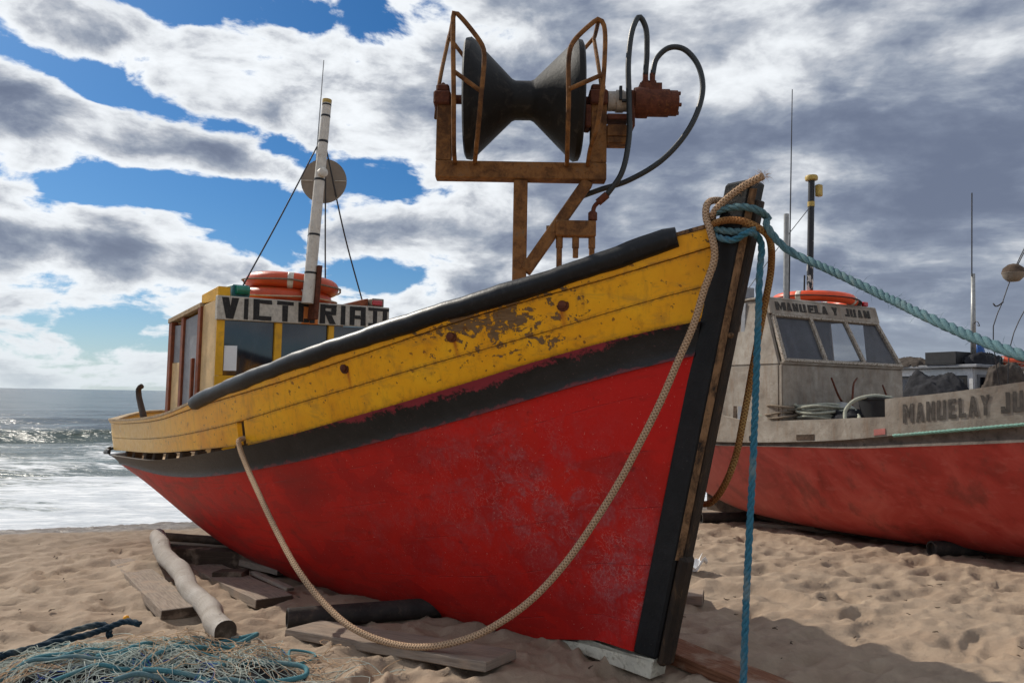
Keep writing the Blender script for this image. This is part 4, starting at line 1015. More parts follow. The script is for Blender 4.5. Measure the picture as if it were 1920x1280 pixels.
for hh in (h1, h2): hpart(MB().tube(hh, .0205, 12), 'hose', 'hose', HAU, smooth=True, label='black rubber hydraulic hose')
hpart(MB().tube([(.665, 5.42, 3.055), (.60, 5.44, 3.0)], .028, 10), 'hose_fitting', 'rusty_iron', HAU, autosm=40)
hpart(MB().tube(spline([(.61, 5.44, 3.01), (.575, 5.45, 2.97), (.567, 5.45, 2.90)], 10), .016, 8).lathe((.565, 5.45, 2.865), (0, 0, 1), [(0, .02), (.01, .034), (.06, .034), (.075, .018)], 10), 'hose_fitting', 'rusty_iron', HAU, autosm=50)
hpart(wbox(.30, .588, 2.75, 2.866, 5.42, 5.50), 'valve_block', 'rust_steel', HAU, bevel=.008)
for X, z in ((.328, 2.25), (.445, 2.60), (.562, 2.25)): hpart(MB().tube([(X, 5.46, 2.749), (X, 5.46, 2.67)], .026, 10).tube([(X, 5.46, 2.669), (X, 5.46, z)], .021, 10), 'valve_spool', 'rust_steel', HAU, autosm=40)
hpart(MB().bar((.30, 5.46, 2.80), (.24, 5.48, 2.80), .05, .06), 'valve_arm', 'rust_steel', HAU)

# ------------------------------------------------------------------ life rings
def life_ring(name, label, W, R, r, m, group=None, tilt=(0, 0), rot=0, rope='grey_cord', tapes=(.3, 1.9, 3.4, 5.0)):
    o = thing(name, label, 'life ring', W, 0, group); o.rotation_euler = (tilt[0], tilt[1], rot)
    n = 48; MB().tube([(R*math.cos(a), R*math.sin(a), 0) for a in np.linspace(0, 2*math.pi, n, endpoint=False)], r, 16, closed=True).build('ring', m, o, smooth=True)
    for a0_ in tapes:
        MB().tube([(R*math.cos(a), R*math.sin(a), 0) for a in np.linspace(a0_, a0_+.13, 5)], r*1.03, 16).build('reflective_band', 'reflective_tape', o, smooth=True)
    P = []
    for a in np.linspace(0, 2*math.pi, 80, endpoint=False):
        s_ = abs(math.sin(2*(a-.35))); q = R+r*1.0+.012+s_*.05; P.append((q*math.cos(a), q*math.sin(a), -.02*s_))
    MB().tube(P, .010, 6, closed=True).build('grab_line', rope, o, smooth=True)
    return o
life_ring('life_ring', 'lower weathered orange life ring lying on the yellow cabin roof', tuple(W1((-5.02, -.04, 2.622))), .405, .085, 'orange_ring', 'life rings on the cabin roofs', (rad(2), rad(.5)), .35, 'beige_line')
life_ring('life_ring', 'upper orange life ring with pale tape, stacked behind the white mast', tuple(W1((-4.99, .02, 2.772))), .41, .085, 'orange_ring', 'life rings on the cabin roofs', (rad(-1), rad(3)), -.12)

# ------------------------------------------------------------------ ropes on the bow
def stem_loop(zf, off, side='full', dz=0.0):
    """a turn of rope round the stem, seen as a rounded rectangle; zf = height"""
    x0, x1 = -.165+.235*zf-off, .064+.235*zf+off; y0, y1 = -.075-off, .075+off
    return x0, x1, y0, y1
def w(p): return tuple(W1(p))
R_B = .0205
x0, x1, y0, y1 = stem_loop(2.70, R_B)
beige_main = [(1.168, 4.21, 2.575), (1.118, 4.222, 2.397), (1.064, 4.246, 2.205), (1.011, 4.27, 2.013), (.926, 4.29, 1.803), (.841, 4.31, 1.594), (.729, 4.345, 1.352), (.616, 4.38, 1.124), (.472, 4.42, .878), (.326, 4.46, .658), (.149, 4.52, .446), (-.034, 4.58, .291), (-.221, 4.64, .178), (-.479, 4.72, .097), (-.723, 4.85, .075), (-.981, 4.98, .124), (-1.239, 5.184, .246), (-1.423, 5.32, .392), (-1.656, 5.583, .60), (-1.843, 5.78, .808), (-2.034, 6.028, .998), (-2.154, 6.171, 1.151), (-2.183, 6.22, 1.208), (-2.17, 6.30, 1.222)]
stained = [(1.408, 4.2, 2.637), (1.441, 4.22, 2.507), (1.458, 4.3, 2.356), (1.441, 4.38, 2.122), (1.403, 4.45, 1.819), (1.361, 4.5, 1.509), (1.322, 4.55, 1.257), (1.269, 4.62, 1.077), (1.226, 4.7, .987), (1.196, 4.8, .96), (1.172, 4.95, .986), (1.175, 5.1, 1.14), (1.21, 5.2, 1.5)]
BR = thing('rope', 'thick beige braided rope knotted on the black stem, looping down the red hull', 'rope', (1.17, 4.2, 2.6))
def rel(P, o): return [tuple(np.array(p)-np.array(o.location)) for p in P]
tail = [w((x1+.03, y0+.0, 2.80)), w((x1-.06, y0-.005, 2.775)), w((x1-.18, y0-.012, 2.715)), w((x0-.0, y0-.012, 2.645)), w((x0-.035, y0+.05, 2.60)), w((x0-.02, y1-.02, 2.62)), w((x0+.05, y1+.01, 2.68)), w((x0-.0, y1-.04, 2.735)), w((x0-.045, -.04, 2.74)), w((x0-.045, y0-.01, 2.70)), w((x0-.035, y0-.03, 2.62)), w((x0-.01, y0-.035, 2.56))]
P = spline(tail+beige_main[1:], 420); bm_ = MB().tube(rel(P, BR), R_B, 12); bm_.build('rope_strand', 'beige_braid', BR, smooth=True)
zl = 2.60; a0_, a1_, c0_, c1_ = stem_loop(zl, R_B)
Q2 = spline([w((a0_-.02, c0_+.02, 2.555)), w((a0_+.04, c0_-.022, 2.585)), w((a0_+.14, c0_-.022, 2.588)), w((a1_-.04, c0_-.02, 2.562)), w((a1_+.015, c0_+.03, 2.525)), w((a1_+.02, .02, 2.49))]+stained[2:], 190)
MB().tube(rel(Q2, BR), R_B*.97, 12).build('rope_strand', 'stained_braid', BR, smooth=True, label='rust stained length hanging off the port side')
fz = MB(); fuzz(fz, rel(P, BR), R_B, 2600, .010, .0006); fuzz(fz, rel(P[:40], BR), R_B, 500, .016, .0007); fuzz(fz, rel(P[:1], BR)+rel([P[0]+(P[0]-P[2])*.3], BR), R_B*.7, 60, .03)
kind(fz.build('loose_fibres', 'beige_line', BR), 'stuff')

R_T = .021
BL = thing('mooring_rope', 'faded teal blue twisted rope round the stem, one end taut, one hanging', 'rope', (1.3, 4.1, 2.5))
diag = [(1.309, 4.12, 2.543), (1.425, 4.0, 2.41), (1.571, 3.75, 2.244), (1.686, 3.45, 2.079), (1.729, 3.1, 1.93), (1.755, 2.8, 1.819), (1.76, 2.62, 1.767), (1.775, 2.2, 1.66), (1.85, 1.4, 1.40), (2.0, .2, .85), (2.2, -1.4, .02)]
hang = [(1.345, 4.155, 2.54), (1.35, 4.15, 2.47), (1.349, 4.17, 2.273), (1.339, 4.17, 1.98), (1.322, 4.16, 1.632), (1.297, 4.14, 1.233), (1.272, 4.12, .899), (1.25, 4.1, .60), (1.232, 4.08, .334), (1.217, 4.06, .14), (1.20, 4.04, .045), (1.13, 3.98, .03), (1.0, 3.92, .03)]
e0, e1, f0, f1 = stem_loop(2.63, R_T)
wrap = [w((e0-.01, f1-.02, 2.63)), w((e0-.022, 0, 2.60)), w((e0-.01, f0+.0, 2.575)), w((e0+.06, f0-.006, 2.545)), w((e1-.10, f0-.006, 2.52)), w((e1+.0, f0-.0, 2.515))]
wrap2 = [w((e0+.03, f0-.006, 2.648)), w((e0+.10, f0-.008, 2.66)), w((e1-.06, f0-.006, 2.650)), w((e1+.012, f0+.02, 2.62)), w((e1+.02, .0, 2.585)), w((e1+.03, -.04, 2.555))]
D = spline(wrap2+diag[1:], 300); E_ = spline([w((e0-.015, f0+.03, 2.55)), w((e0+.04, f0-.008, 2.51)), w((e1-.12, f0-.02, 2.475)), w((e1-.02, f0-.03, 2.50))]+hang[1:], 240)
twist(MB(), rel(D, BL), .0215).build('rope_strand', 'teal_rope', BL, smooth=True, label='taut pale teal length leading off to the right')
twist(MB(), rel(E_, BL), .0195).build('rope_strand', 'blue_rope', BL, smooth=True, label='blue length hanging straight down to the sand')
twist(MB(), rel(spline(wrap, 60), BL), .021).build('rope_strand', 'teal_rope', BL, smooth=True)
fz = MB(); fuzz(fz, rel(D[40:230], BL), .022, 330, .04, .0007); kind(fz.build('loose_fibres', 'teal_rope', BL), 'stuff')

# ------------------------------------------------------------------ the second boat
B2 = thing('fishing_boat', 'faded red fishing boat with grimy white bulwark and wheelhouse, on the right', 'boat', (4.47, 10.3, 0), rad(-62), 'fishing boats drawn up on the beach')
H2 = Vector((math.sin(rad(28)), -math.cos(rad(28)), 0)); P2 = Vector((math.cos(rad(28)), math.sin(rad(28)), 0)); F2 = Vector((4.47, 10.3, 0))
def W2(p): return F2+H2*p[0]+P2*p[1]+Vector((0, 0, p[2]))
def plan2(x0, B, T, p, xe, Be, rc=.7, n1=60, n2=14, n3=6):
    out = []
    for k in np.linspace(0, 1, n1):
        x = x0+(xe+rc-x0)*k; t_ = x0-x
        if t_ < T: b = .06+(B-.06)*(1-(1-t_/T)**p)
        else: q = (t_-T)/(x0-xe-rc-T); b = B-(B-Be)*q*q
        out.append((x, b))
    b0 = out[-1][1]
    for a in np.linspace(0, math.pi/2, n2+1)[1:]: out.append((xe+rc-rc*math.sin(a), b0-rc*.9*(1-math.cos(a))))
    b1 = out[-1][1]
    for k in np.linspace(0, 1, n3+1)[1:]: out.append((xe, b1*(1-k)))
    return np.array(out)
def ln2(xk, zk, off=0, B=1.27, x0=5.2, xe=-3.3, dz=0):
    q = plan2(x0, B, 4.5, 2.2, xe, B*.9); z = cubic(xk, zk, q[:, 0])+dz
    tg = np.gradient(q, axis=0); tg /= np.linalg.norm(tg, axis=1)[:, None]+1e-9; q = q+np.stack([tg[:, 1], -tg[:, 0]], 1)*off; q[:, 1] = np.maximum(q[:, 1], 0)
    return np.stack([q[:, 0], -q[:, 1], z], 1)
K_lo = ([-3.3, -2.2, -1.2, -.7, .4, 1.2, 1.6, 2.5, 5.2], [1.62, 1.54, 1.42, 1.345, 1.377, 1.43, 1.455, 1.52, 1.7])
K_hi = ([-3.3, 1.4, 1.54, 2.08, 2.94, 5.2], [1.6, 1.63, 1.648, 1.708, 1.845, 2.25])
K_wb = ([-3.3, -1.2, .2, 1.03, 1.57, 2.93, 5.2], [1.0, 1.02, 1.10, 1.176, 1.25, 1.44, 1.80])
K_rt = ([-3.3, -1.2, .2, 1.2, 1.8, 2.93, 5.2], [.94, .97, 1.04, 1.09, 1.147, 1.265, 1.58])
nside = 60
def strip2(lo, hi, lo_i, hi_i, name, m, i0, i1, side, bulge=0, rows=3, label=None):
    s_ = slice(i0, i1); lo, hi, lo_i, hi_i = lo[s_], hi[s_], lo_i[s_], hi_i[s_]
    tg = np.gradient(lo, axis=0); tg[:, 2] = 0; tg /= np.linalg.norm(tg, axis=1)[:, None]+1e-9; nr = np.stack([tg[:, 1], -tg[:, 0], 0*tg[:, 0]], 1)
    R_ = [lo*(1-k)+hi*k+nr*bulge*(1-(2*k-1)**2)**.5 for k in np.linspace(0, 1, rows+1)]+[hi_i, lo_i, lo]
    G = np.array(R_); G = mirror(G) if side < 0 else G
    mb = MB().grid(G); n = len(R_)-1
    for j in (0, -1): k = mb.addv(G[:-1, j]); mb.face([k+i for i in range(n)])
    return mb.build(name, m, B2, autosm=40, label=label)
xs2 = plan2(5.2, 1.27, 4.5, 2.2, -3.3, 1.143)[:, 0]
ist = int(np.argmin(np.abs(xs2[:nside]-1.54)))
for side in (1, -1):
    strip2(ln2(*K_wb), ln2(*K_hi), ln2(*K_wb, off=-.07), ln2(*K_hi, off=-.07), 'bow_bulwark', 'grimy_white', 0, ist+1, side, rows=4, label='high grimy white bow bulwark with the boat name' if side > 0 else None)
    strip2(ln2(*K_wb), ln2(*K_lo), ln2(*K_wb, off=-.09), ln2(*K_lo, off=-.09), 'bulwark', 'grimy_white', ist, None, side, rows=4, label='low stained white bulwark amidships' if side > 0 else None)
    strip2(ln2(*K_rt, off=.012), ln2(*K_wb, off=.02), ln2(*K_rt, off=-.05), ln2(*K_wb, off=-.05, dz=-.002), 'rubbing_strake', 'strake_grey', 0, None, side, .035, 5)
    # shell
    top = ln2(*K_rt); rows = []
    for k in np.linspace(0, 1, 18):
        r = []
        for (x, yb2, zt) in top:
            b = -yb2; zk = float(cubic([-3.3, -2.6, -1.8, -.6, .9, 2.4, 4.2, 5.2], [.62, .25, 0, -.10, -.08, .0, .10, .2], x)); z = zk+(zt-zk)*k
            al = np.interp(x, [-3.3, -1, 1, 3.5, 5.2], [.45, .40, .42, .7, 1]); r.append((x-(1-k)*max(0, x-3.4)*.5, -(.06+(b-.06)*k**al if b > .06 else b*k**al), z))
        rows.append(r)
    G = np.array(rows); MB().grid(G if side > 0 else mirror(G)).build('hull_planking', 'faded_red', B2, smooth=True, label='faded red hull side' if side > 0 else None)
dk2 = ln2(*K_wb, off=-.10, dz=.13); MB().grid([dk2, dk2*np.array([1, 0, 1])+np.array([0, 0, .03]), mirror(dk2)]).build('deck', 'grimy_white', B2, smooth=True)
MB().hexa([(-2.6, -.06, -.16), (3.6, -.06, -.10), (3.6, .06, -.10), (-2.6, .06, -.16), (-2.6, -.06, .1), (3.6, -.06, .12), (3.6, .06, .12), (-2.6, .06, .1)]).build('keel', 'dark_wood', B2)
# freeing ports in the bulwark
wl = ln2(*K_wb, off=.006); wl2 = ln2(*K_wb, off=.004)
for xa, xb_, m_ in ((-.46, -.34, 'black_tape'), (.36, .58, 'dark_wood'), (1.36, 1.53, 'pink_paint')):
    i0, i1 = int(np.argmin(np.abs(xs2[:nside]-xb_))), int(np.argmin(np.abs(xs2[:nside]-xa))); mb = MB()
    a, b = np.array(wl[i0]), np.array(wl[i1]); inn = np.array([0, .05, 0])
    mb.hexa([a+[0, 0, .02], b+[0, 0, .02], b+inn+[0, 0, .02], a+inn+[0, 0, .02], a+[0, 0, .085], b+[0, 0, .085], b+inn+[0, 0, .085], a+inn+[0, 0, .085]]); mb.build('freeing_port', m_, B2)
# painted name on the bow
NB = ln2(*K_wb, off=.003); NH = ln2(*K_hi, off=.003)
arc2 = np.concatenate([[0], np.cumsum(np.linalg.norm(np.diff(NB[:nside, :2], axis=0), axis=1))]); s0 = np.interp(1.70, xs2[:nside][::-1], arc2[:nside][::-1])
pos = s0
for ch in 'MaNUELaY JUaN':
    if ch == ' ': pos -= .07; continue
    wdt = {'M': .115, 'E': .075, 'L': .07, 'J': .08}.get(ch, .088)
    def at_s(sv): return np.array([np.interp(sv, arc2, NB[:nside, k]) for k in range(3)]), np.array([np.interp(sv, arc2, NH[:nside, k]) for k in range(3)])
    (a, ah), (b, bh) = at_s(pos), at_s(pos-wdt)
    k = .30; o_ = Vector(a+(ah-a)*k); rv = Vector((b+(bh-b)*k)-(a+(ah-a)*k)).normalized(); uv_ = Vector((0, 0, 1)); nv = rv.cross(uv_)
    if nv.y > 0: nv = -nv
    letter(ch, o_+nv*.0005, rv, uv_, nv,   .20, 'faint_letter', B2, w=wdt, s=.22, thick=.002); pos -= wdt+.022
# wheelhouse
yl, yr, tl, tr = -1.17, 1.21, -1.06, 1.10; OY0, OY1 = -.25, .62
WHm = MB()
WHm.hexa([(-.06, yl, 1.0), (0, yl, 1.0), (0, yr, 1.0), (-.06, yr, 1.0), (-.06, yl, 2.07), (0, yl, 2.07), (0, yr, 2.07), (-.06, yr, 2.07)])
WHm.box((-.05, yl, 2.071), (.025, yr, 2.105))
for sy, ty in ((yl, tl), (yr, tr)):                                    # side walls with the raked front edge
    d_ = .05 if sy < 0 else -.05
    WHm.hexa([(-2.3, sy, 1.0), (-.061, sy, 1.0), (-.061, sy+d_, 1.0), (-2.3, sy+d_, 1.0), (-2.3, sy, 2.07), (-.061, sy, 2.07), (-.061, sy+d_, 2.07), (-2.3, sy+d_, 2.07)])
    def yz(z): return sy+(ty-sy)*(z-2.071)/.879
    def pane(xa0, xa1, z0, xb0, xb1, z1): WHm.hexa([(xa0, yz(z0), z0), (xa1, yz(z0), z0), (xa1, yz(z0)+d_, z0), (xa0, yz(z0)+d_, z0), (xb0, yz(z1), z1), (xb1, yz(z1), z1), (xb1, yz(z1)+d_, z1), (xb0, yz(z1)+d_, z1)])
    if sy < 0: pane(-2.3, -.052, 2.071, -2.3, -.40, 2.95)
    else:                                                              # port side has an unglazed window opening
        pane(-2.3, -1.12, 2.071, -2.3, -1.12, 2.95); pane(-.54, -.052, 2.071, -.54, -.40, 2.95)
        pane(-1.119, -.541, 2.071, -1.119, -.541, 2.22); pane(-1.119, -.541, 2.80, -1.119, -.541, 2.95)
WHm.box((-2.35, yl, 1.0), (-2.301, yr, 2.1)).box((-2.35, tl, 2.101), (-2.301, OY0, 2.93)).box((-2.35, OY1, 2.101), (-2.301, tr, 2.93)).box((-2.35, OY0+.001, 2.86), (-2.301, OY1-.001, 2.93)).box((-2.35, OY0+.001, 2.101), (-2.301, OY1-.001, 2.32))
WH = WHm.build('wheelhouse', 'grimy_white', B2, bevel=.012, seg=2, label='grimy white wheelhouse with three raked windows')
MB().hexa([(-2.4, tl-.03, 2.951), (-.34, tl-.03, 2.951), (-.34, tr+.03, 2.951), (-2.4, tr+.03, 2.951), (-2.4, tl-.03, 2.985), (-.36, tl-.03, 2.985), (-.36, tr+.03, 2.985), (-2.4, tr+.03, 2.985)]).build('roof', 'grimy_white', WH, bevel=.01)
for x0_, x1_, m_ in ((-.86, -.79, 'dark_wood'), (-.775, -.70, 'grey_door')):
    MB().hexa([(x0_, yl-.03, 1.0), (x1_, yl-.03, 1.0), (x1_, yl+.0, 1.0), (x0_, yl+.0, 1.0), (x0_, tl-.03, 2.92), (x1_, tl-.03, 2.92), (x1_, tl+.0, 2.92), (x0_, tl+.0, 2.92)]).build('door_post', m_, WH, bevel=.004)
MB().hexa([(-2.2, yl-.02, 1.0), (-.861, yl-.02, 1.0), (-.861, yl-.002, 1.0), (-2.2, yl-.002, 1.0), (-2.2, tl-.025, 2.92), (-.861, tl-.025, 2.92), (-.861, tl-.003, 2.92), (-2.2, tl-.003, 2.92)]).build('side_panel', 'pink_paint', WH, label='faded pink side panel')
# raked windscreen
def ws(k, y):                                                          # k 0 bottom .. 1 top ; y 0..1 across
    b = Vector((.005, yl+.02+(yr-yl-.04)*y, 2.106)); t_ = Vector((-.30, tl+.02+(tr-tl-.04)*y, 2.742)); return b+(t_-b)*k
nW = (ws(1, .5)-ws(0, .5)).cross(Vector((0, -1, 0))).normalized(); nW = nW if nW.x > 0 else -nW
def wbar(k0, y0_, k1, y1_, wd, th, name, m): MB().bar(ws(k0, y0_)+nW*.0, ws(k1, y1_)+nW*.0, wd, th, nW).build(name, m, WH, bevel=.004)
for y_ in (.012, .34, .665, .988): wbar(.03, y_, .97, y_, .055, .05, 'window_mullion', 'flaking_white')
wbar(.02, 0, .02, 1, .045, .056, 'window_rail', 'flaking_white'); wbar(.975, 0, .975, 1, .035, .058, 'window_rail', 'flaking_white')
for ya, yb3 in ((.03, .325), (.355, .65), (.68, .97)):
    mb = MB(); q = [ws(.04, ya), ws(.04, yb3), ws(.96, yb3), ws(.96, ya)]; mb.hexa([p-nW*.012 for p in q]+[p-nW*.006 for p in q]); mb.build('window_pane', 'hazy_glass', WH)
NB2 = MB().hexa([(-.36, tl-.01, 2.750), (-.275, tl-.01, 2.750), (-.275, tr+.01, 2.750), (-.36, tr+.01, 2.750), (-.42, tl-.0, 2.949), (-.325, tl-.0, 2.949), (-.325, tr+.0, 2.949), (-.42, tr+.0, 2.949)]).build('name_board', 'grimy_white', B2, bevel=.006, label='wheelhouse fascia lettered MANUELA Y JUAN')
nvb = Vector((1, 0, .25)).normalized(); uvb = Vector((-.25, 0, 1)).normalized()
for ch, p0, p1 in (('M', 372, 440), ('a', 446, 484), ('N', 490, 528), ('U', 536, 582), ('E', 596, 640), ('L', 644, 690), ('a', 694, 738), ('Y', 772, 812), ('J', 866, 900), ('U', 908, 950), ('a', 962, 1002), ('N', 1012, 1060)):
    f_ = lambda p: tl+(tr-tl)*((p-335)/(1125-335))
    k = .15; o_ = Vector((-.275-.25*.03, f_(p0), 2.785)); letter(ch, o_+nvb*.002, (0, 1, 0), uvb, nvb, .135, 'worn_letter', NB2, w=f_(p1)-f_(p0), clip=.14, s=.24)
# masts and aerials on the wheelhouse
M2 = MB().tube([(-.62, .06, 2.98), (-.62, .125, 4.78)], .045, 14).build('mast', 'black_white_mast', B2, autosm=40, label='black mast with flaking white foot and yellow lamp')
MB().lathe((-.62, .125, 4.78), (0, 0, 1), [(0, .04), (.01, .085), (.05, .092), (.075, .08), (.085, .0)], 14).build('lamp', 'mast_yellow', M2, autosm=40)
MB().box((-.60, .16, 4.55), (-.52, .25, 4.72)).build('lamp_box', 'mast_yellow', M2, bevel=.012)
MB().lathe((-.62, .112, 4.40), (0, 0, 1), [(0, .05), (.07, .05)], 14).build('band', 'mast_yellow', M2)
AN2 = MB().tube([(-.45, -.60, 2.98), (-.45, -.575, 4.17)], .035, 12).build('antenna', 'steel_grey', B2, autosm=40); MB().tube([(-.45, -.54, 3.0), (-.45, -.44, 5.96)], [.011, .006], 8).build('antenna_whip', 'wire', AN2)
MB().tube(spline([(-.60, .08, 4.40), (-.7, -.5, 3.72), (-.85, -1.05, 2.98)], 12), .006, 5).build('stay', 'wire', M2)
MB().tube([(-.66, -.01, 2.98), (-.66, .01, 3.40)], .012, 6).build('cable', 'black_tape', M2)
N2 = MB().box((-.52, .70, 2.985), (-.40, .88, 3.07)).build('navigation_light', 'dark_wood', B2, bevel=.01); MB().box((-.42, .89, 2.99), (-.36, .98, 3.055)).build('lens', 'red_lens', N2, bevel=.01)
MB().box((-1.35, -1.10, 2.99), (-.72, -.90, 3.15)).build('roof_box', 'grey_door', B2, bevel=.01); 
life_ring('life_ring', 'bright orange life ring lying behind the mast on the grimy white wheelhouse', tuple(W2((-.85, .42, 3.07))), .52, .078, 'bright_orange_ring', 'life rings on the cabin roofs', (0, rad(3)), .5, 'dark_iron')

# gear on the second boat's deck: every piece a thing of its own
def grapnel(label, loc, rotz, tines, shank):
    o = thing('grapnel_anchor', label, 'anchor', loc, rotz, 'grapnel anchors on deck')
    MB().tube(shank, .016, 8).build('shank', 'rusty_iron', o, smooth=True)
    for tn in tines: MB().tube(spline(tn, 14), [.017-.006*i/13 for i in range(14)], 8).build('tine', 'rusty_iron', o, smooth=True)
    return o
def arc_t(a, s_): return [(0, 0, 0), (.10*math.cos(a)*s_, .10*math.sin(a)*s_, .05*s_), (.26*math.cos(a)*s_, .26*math.sin(a)*s_, .22*s_), (.30*math.cos(a)*s_, .30*math.sin(a)*s_, .46*s_)]
zb2 = 1.30
grapnel('rusty grapnel anchor with wide curved tines in front of the wheelhouse', tuple(W2((.42, -.42, zb2+.18))), .5, [[(0, 0, 0), (.16, .10, .16), (.32, .2, .36), (.52, .3, .44)], [(0, 0, 0), (-.2, 0, .16), (-.36, 0, .42)], [(0, 0, 0), (.1, -.3, .06), (.12, -.42, .16)]], [(0, 0, 0), (.9, .35, .06)])
grapnel('slim rusty grapnel leaning by the black tub on the right boat', tuple(W2((.55, .42, zb2+.12))), -.9, [[(0, 0, 0), (-.2, .1, .14), (-.36, .2, .42)], [(0, 0, 0), (.16, .1, .05), (.3, .18, .2)], [(0, 0, 0), (.0, -.2, .1), (.0, -.3, .22)]], [(0, 0, 0), (-.8, -.25, .1)])
grapnel('red rusted grapnel with hooked tine at the stern side of the right boat', tuple(W2((-.72, -1.08, 1.36))), 1.2, [[(0, 0, 0), (-.10, -.05, .1), (-.16, -.08, .27), (-.08, -.06, .36), (.04, -.02, .37)], [(0, 0, 0), (.2, -.1, .05), (.3, -.15, .2)], [(0, 0, 0), (.1, .2, .05), (.16, .3, .22)]], [(0, 0, 0), (.45, -.2, .02)])
o = thing('tub', 'black plastic tub against the bow step on the right boat', 'tub', tuple(W2((.95, -.55, zb2+.03))), rad(-62))
MB().lathe((0, 0, 0), (0, 0, 1), [(0, 0), (0, .21), (.30, .26), (.31, .275), (.33, .275), (.33, .25), (.30, .24), (.03, .19), (.03, 0)], 24).build('tub_body', 'black_plastic', o, autosm=40)
def coil(name, label, c, R, n, m, r=.018, seed=1, amp=.04, hgt=.10):
    rg = np.random.default_rng(seed); P = []
    for a in np.linspace(0, 2*math.pi*n, int(26*n)):
        q = R*(1+.18*math.sin(a*.37+seed)+.1*math.sin(a*1.3)); P.append((q*math.cos(a)+rg.normal()*amp*.1, .8*q*math.sin(a), hgt*a/(2*math.pi*n)+amp*.3*math.sin(a*2.2)))
    ob_ = MB().tube(spline(P, len(P)*2), r, 7).build(name, m, None, smooth=True); ob_.location = c; ob_.rotation_euler = (0, 0, seed); return tag(ob_, label, 'rope')
coil('coiled_rope', 'pale coiled rope heaped on the deck before the wheelhouse windows', tuple(W2((.28, -.80, zb2+.10))), .26, 5, 'pale_rope', .017, 3, .05, .16)
coil('coiled_rope', 'brown coiled rope beside the hooked grapnel on the right boat', tuple(W2((-.15, -1.02, zb2+.06))), .20, 4, 'grey_cord', .015, 5, .05, .18)
ob_ = MB().tube(spline([tuple(W2(p)) for p in ((-.1, -1.0, 1.44), (.1, -.9, 1.53), (.35, -.7, 1.57), (.6, -.62, 1.52), (.82, -.8, 1.44), (1.0, -1.0, 1.37))], 50), .022, 8).build('thick_hawser', 'pale_rope', None, smooth=True); tag(ob_, 'thick pale green hawser arching over the deck gear', 'rope')
ob_ = MB().tube(spline([tuple(W2(p)) for p in ((1.05, -.50, 1.66), (.98, -.75, 1.68), (.86, -.92, 1.62), (.80, -1.0, 1.50), (.84, -1.06, 1.38))], 40), .022, 8).build('thick_hawser', 'pale_rope', None, smooth=True); tag(ob_, 'pale rope draped over the rim of the black tub', 'rope')
def lump(name, label, cat, loc, sc, m, seed=0, amp=.25, fr=2.4):
    bm = bmesh.new(); bmesh.ops.create_icosphere(bm, subdivisions=4, radius=1)
    for v in bm.verts:
        x, y, z = v.co; n = float(fbm(np.array([x*fr+seed*3.1+z]), np.array([y*fr+z*1.7+seed]), 4, seed)[0]); f_ = 1+amp*n*1.2-amp*.35*abs(math.sin((x*2.2+y*1.3+z*1.5+1.2*n+seed)*fr)); v.co *= f_
        if v.co.z < -.6: v.co.z = -.6
        v.co.x *= sc[0]; v.co.y *= sc[1]; v.co.z = (v.co.z+.6)*sc[2]
    me = bpy.data.meshes.new(name); bm.to_mesh(me); bm.free(); me.polygons.foreach_set('use_smooth', [True]*len(me.polygons)); me.materials.append(MATS[m])
    o = bpy.data.objects.new(name, me); COL.objects.link(o); o.location = loc; o.rotation_euler = (0, 0, rad(-62)); return tag(o, label, cat)
lump('fishing_float', 'dull grey rounded float among ropes on the right boat', 'float', tuple(W2((.42, -.58, zb2+.10))), (.17, .13, .13), 'steel_grey', 2, .08)
lump('net_bundle', 'dark tangled net bundle beside the pale float on deck', 'net', tuple(W2((.66, -.74, zb2+.02))), (.26, .2, .13), 'dark_cloth', 4, .3)
lump('net_bundle', 'bundle of pale netting at the left end of the low bulwark', 'net', tuple(W2((-.35, -1.0, zb2+.02))), (.22, .16, .16), 'pale_rope', 9, .3)
def drape(name, label, cat, loc, sx, sy, H, m, seed, folds=.05, rotz=rad(-62)):
    n = 44; U, V_ = np.meshgrid(np.linspace(-1, 1, n), np.linspace(-1, 1, n), indexing='ij')
    rr = (np.abs(U)**2.6+np.abs(V_)**2.6)**(1/2.6)*(1+.16*fbm(U*2+seed, V_*2, 3, seed))
    env = np.clip(1-rr**3.2, 0, 1)**.55
    rdg = 1-np.abs(fbm(U*2.3+seed*.7+.5*V_, V_*3.1, 4, seed+5))*2.2; fine_ = fbm(U*8, V_*8+seed, 3, seed+9)
    Z = H*env*(.72+.38*fbm(U*1.5, V_*1.5+seed, 2, seed+2))+folds*env**.5*rdg+folds*.35*fine_*env
    X = sx*U*(1+.10*fbm(U*3, V_*3, 2, seed+20)); Y = sy*V_*(1+.10*fbm(U*3+4, V_*3, 2, seed+22))
    o = MB().grid(np.stack([X, Y, Z-.02], -1)).build(name, m, None, smooth=True); o.location = loc; o.rotation_euler = (0, 0, rotz); return tag(o, label, cat)
drape('tarp_bundle', 'brown black tarpaulin bundle behind the step in the white bulwark', 'bundle', tuple(W2((1.55, .75, 1.42))), .45, .55, .42, 'brown_tarp', 6, .07)
# mint mooring line along the rail
ml = [np.array(ln2(*K_wb, off=.075, dz=-.005)[i]) for i in range(0, ist+1, 3)]
ob_ = twist(MB(), [tuple(W2(p)) for p in ml[::-1]], .018).build('mooring_rope', 'mint_rope', None, smooth=True); tag(ob_, 'mint green line stretched along the rubbing strake of the right boat', 'rope')

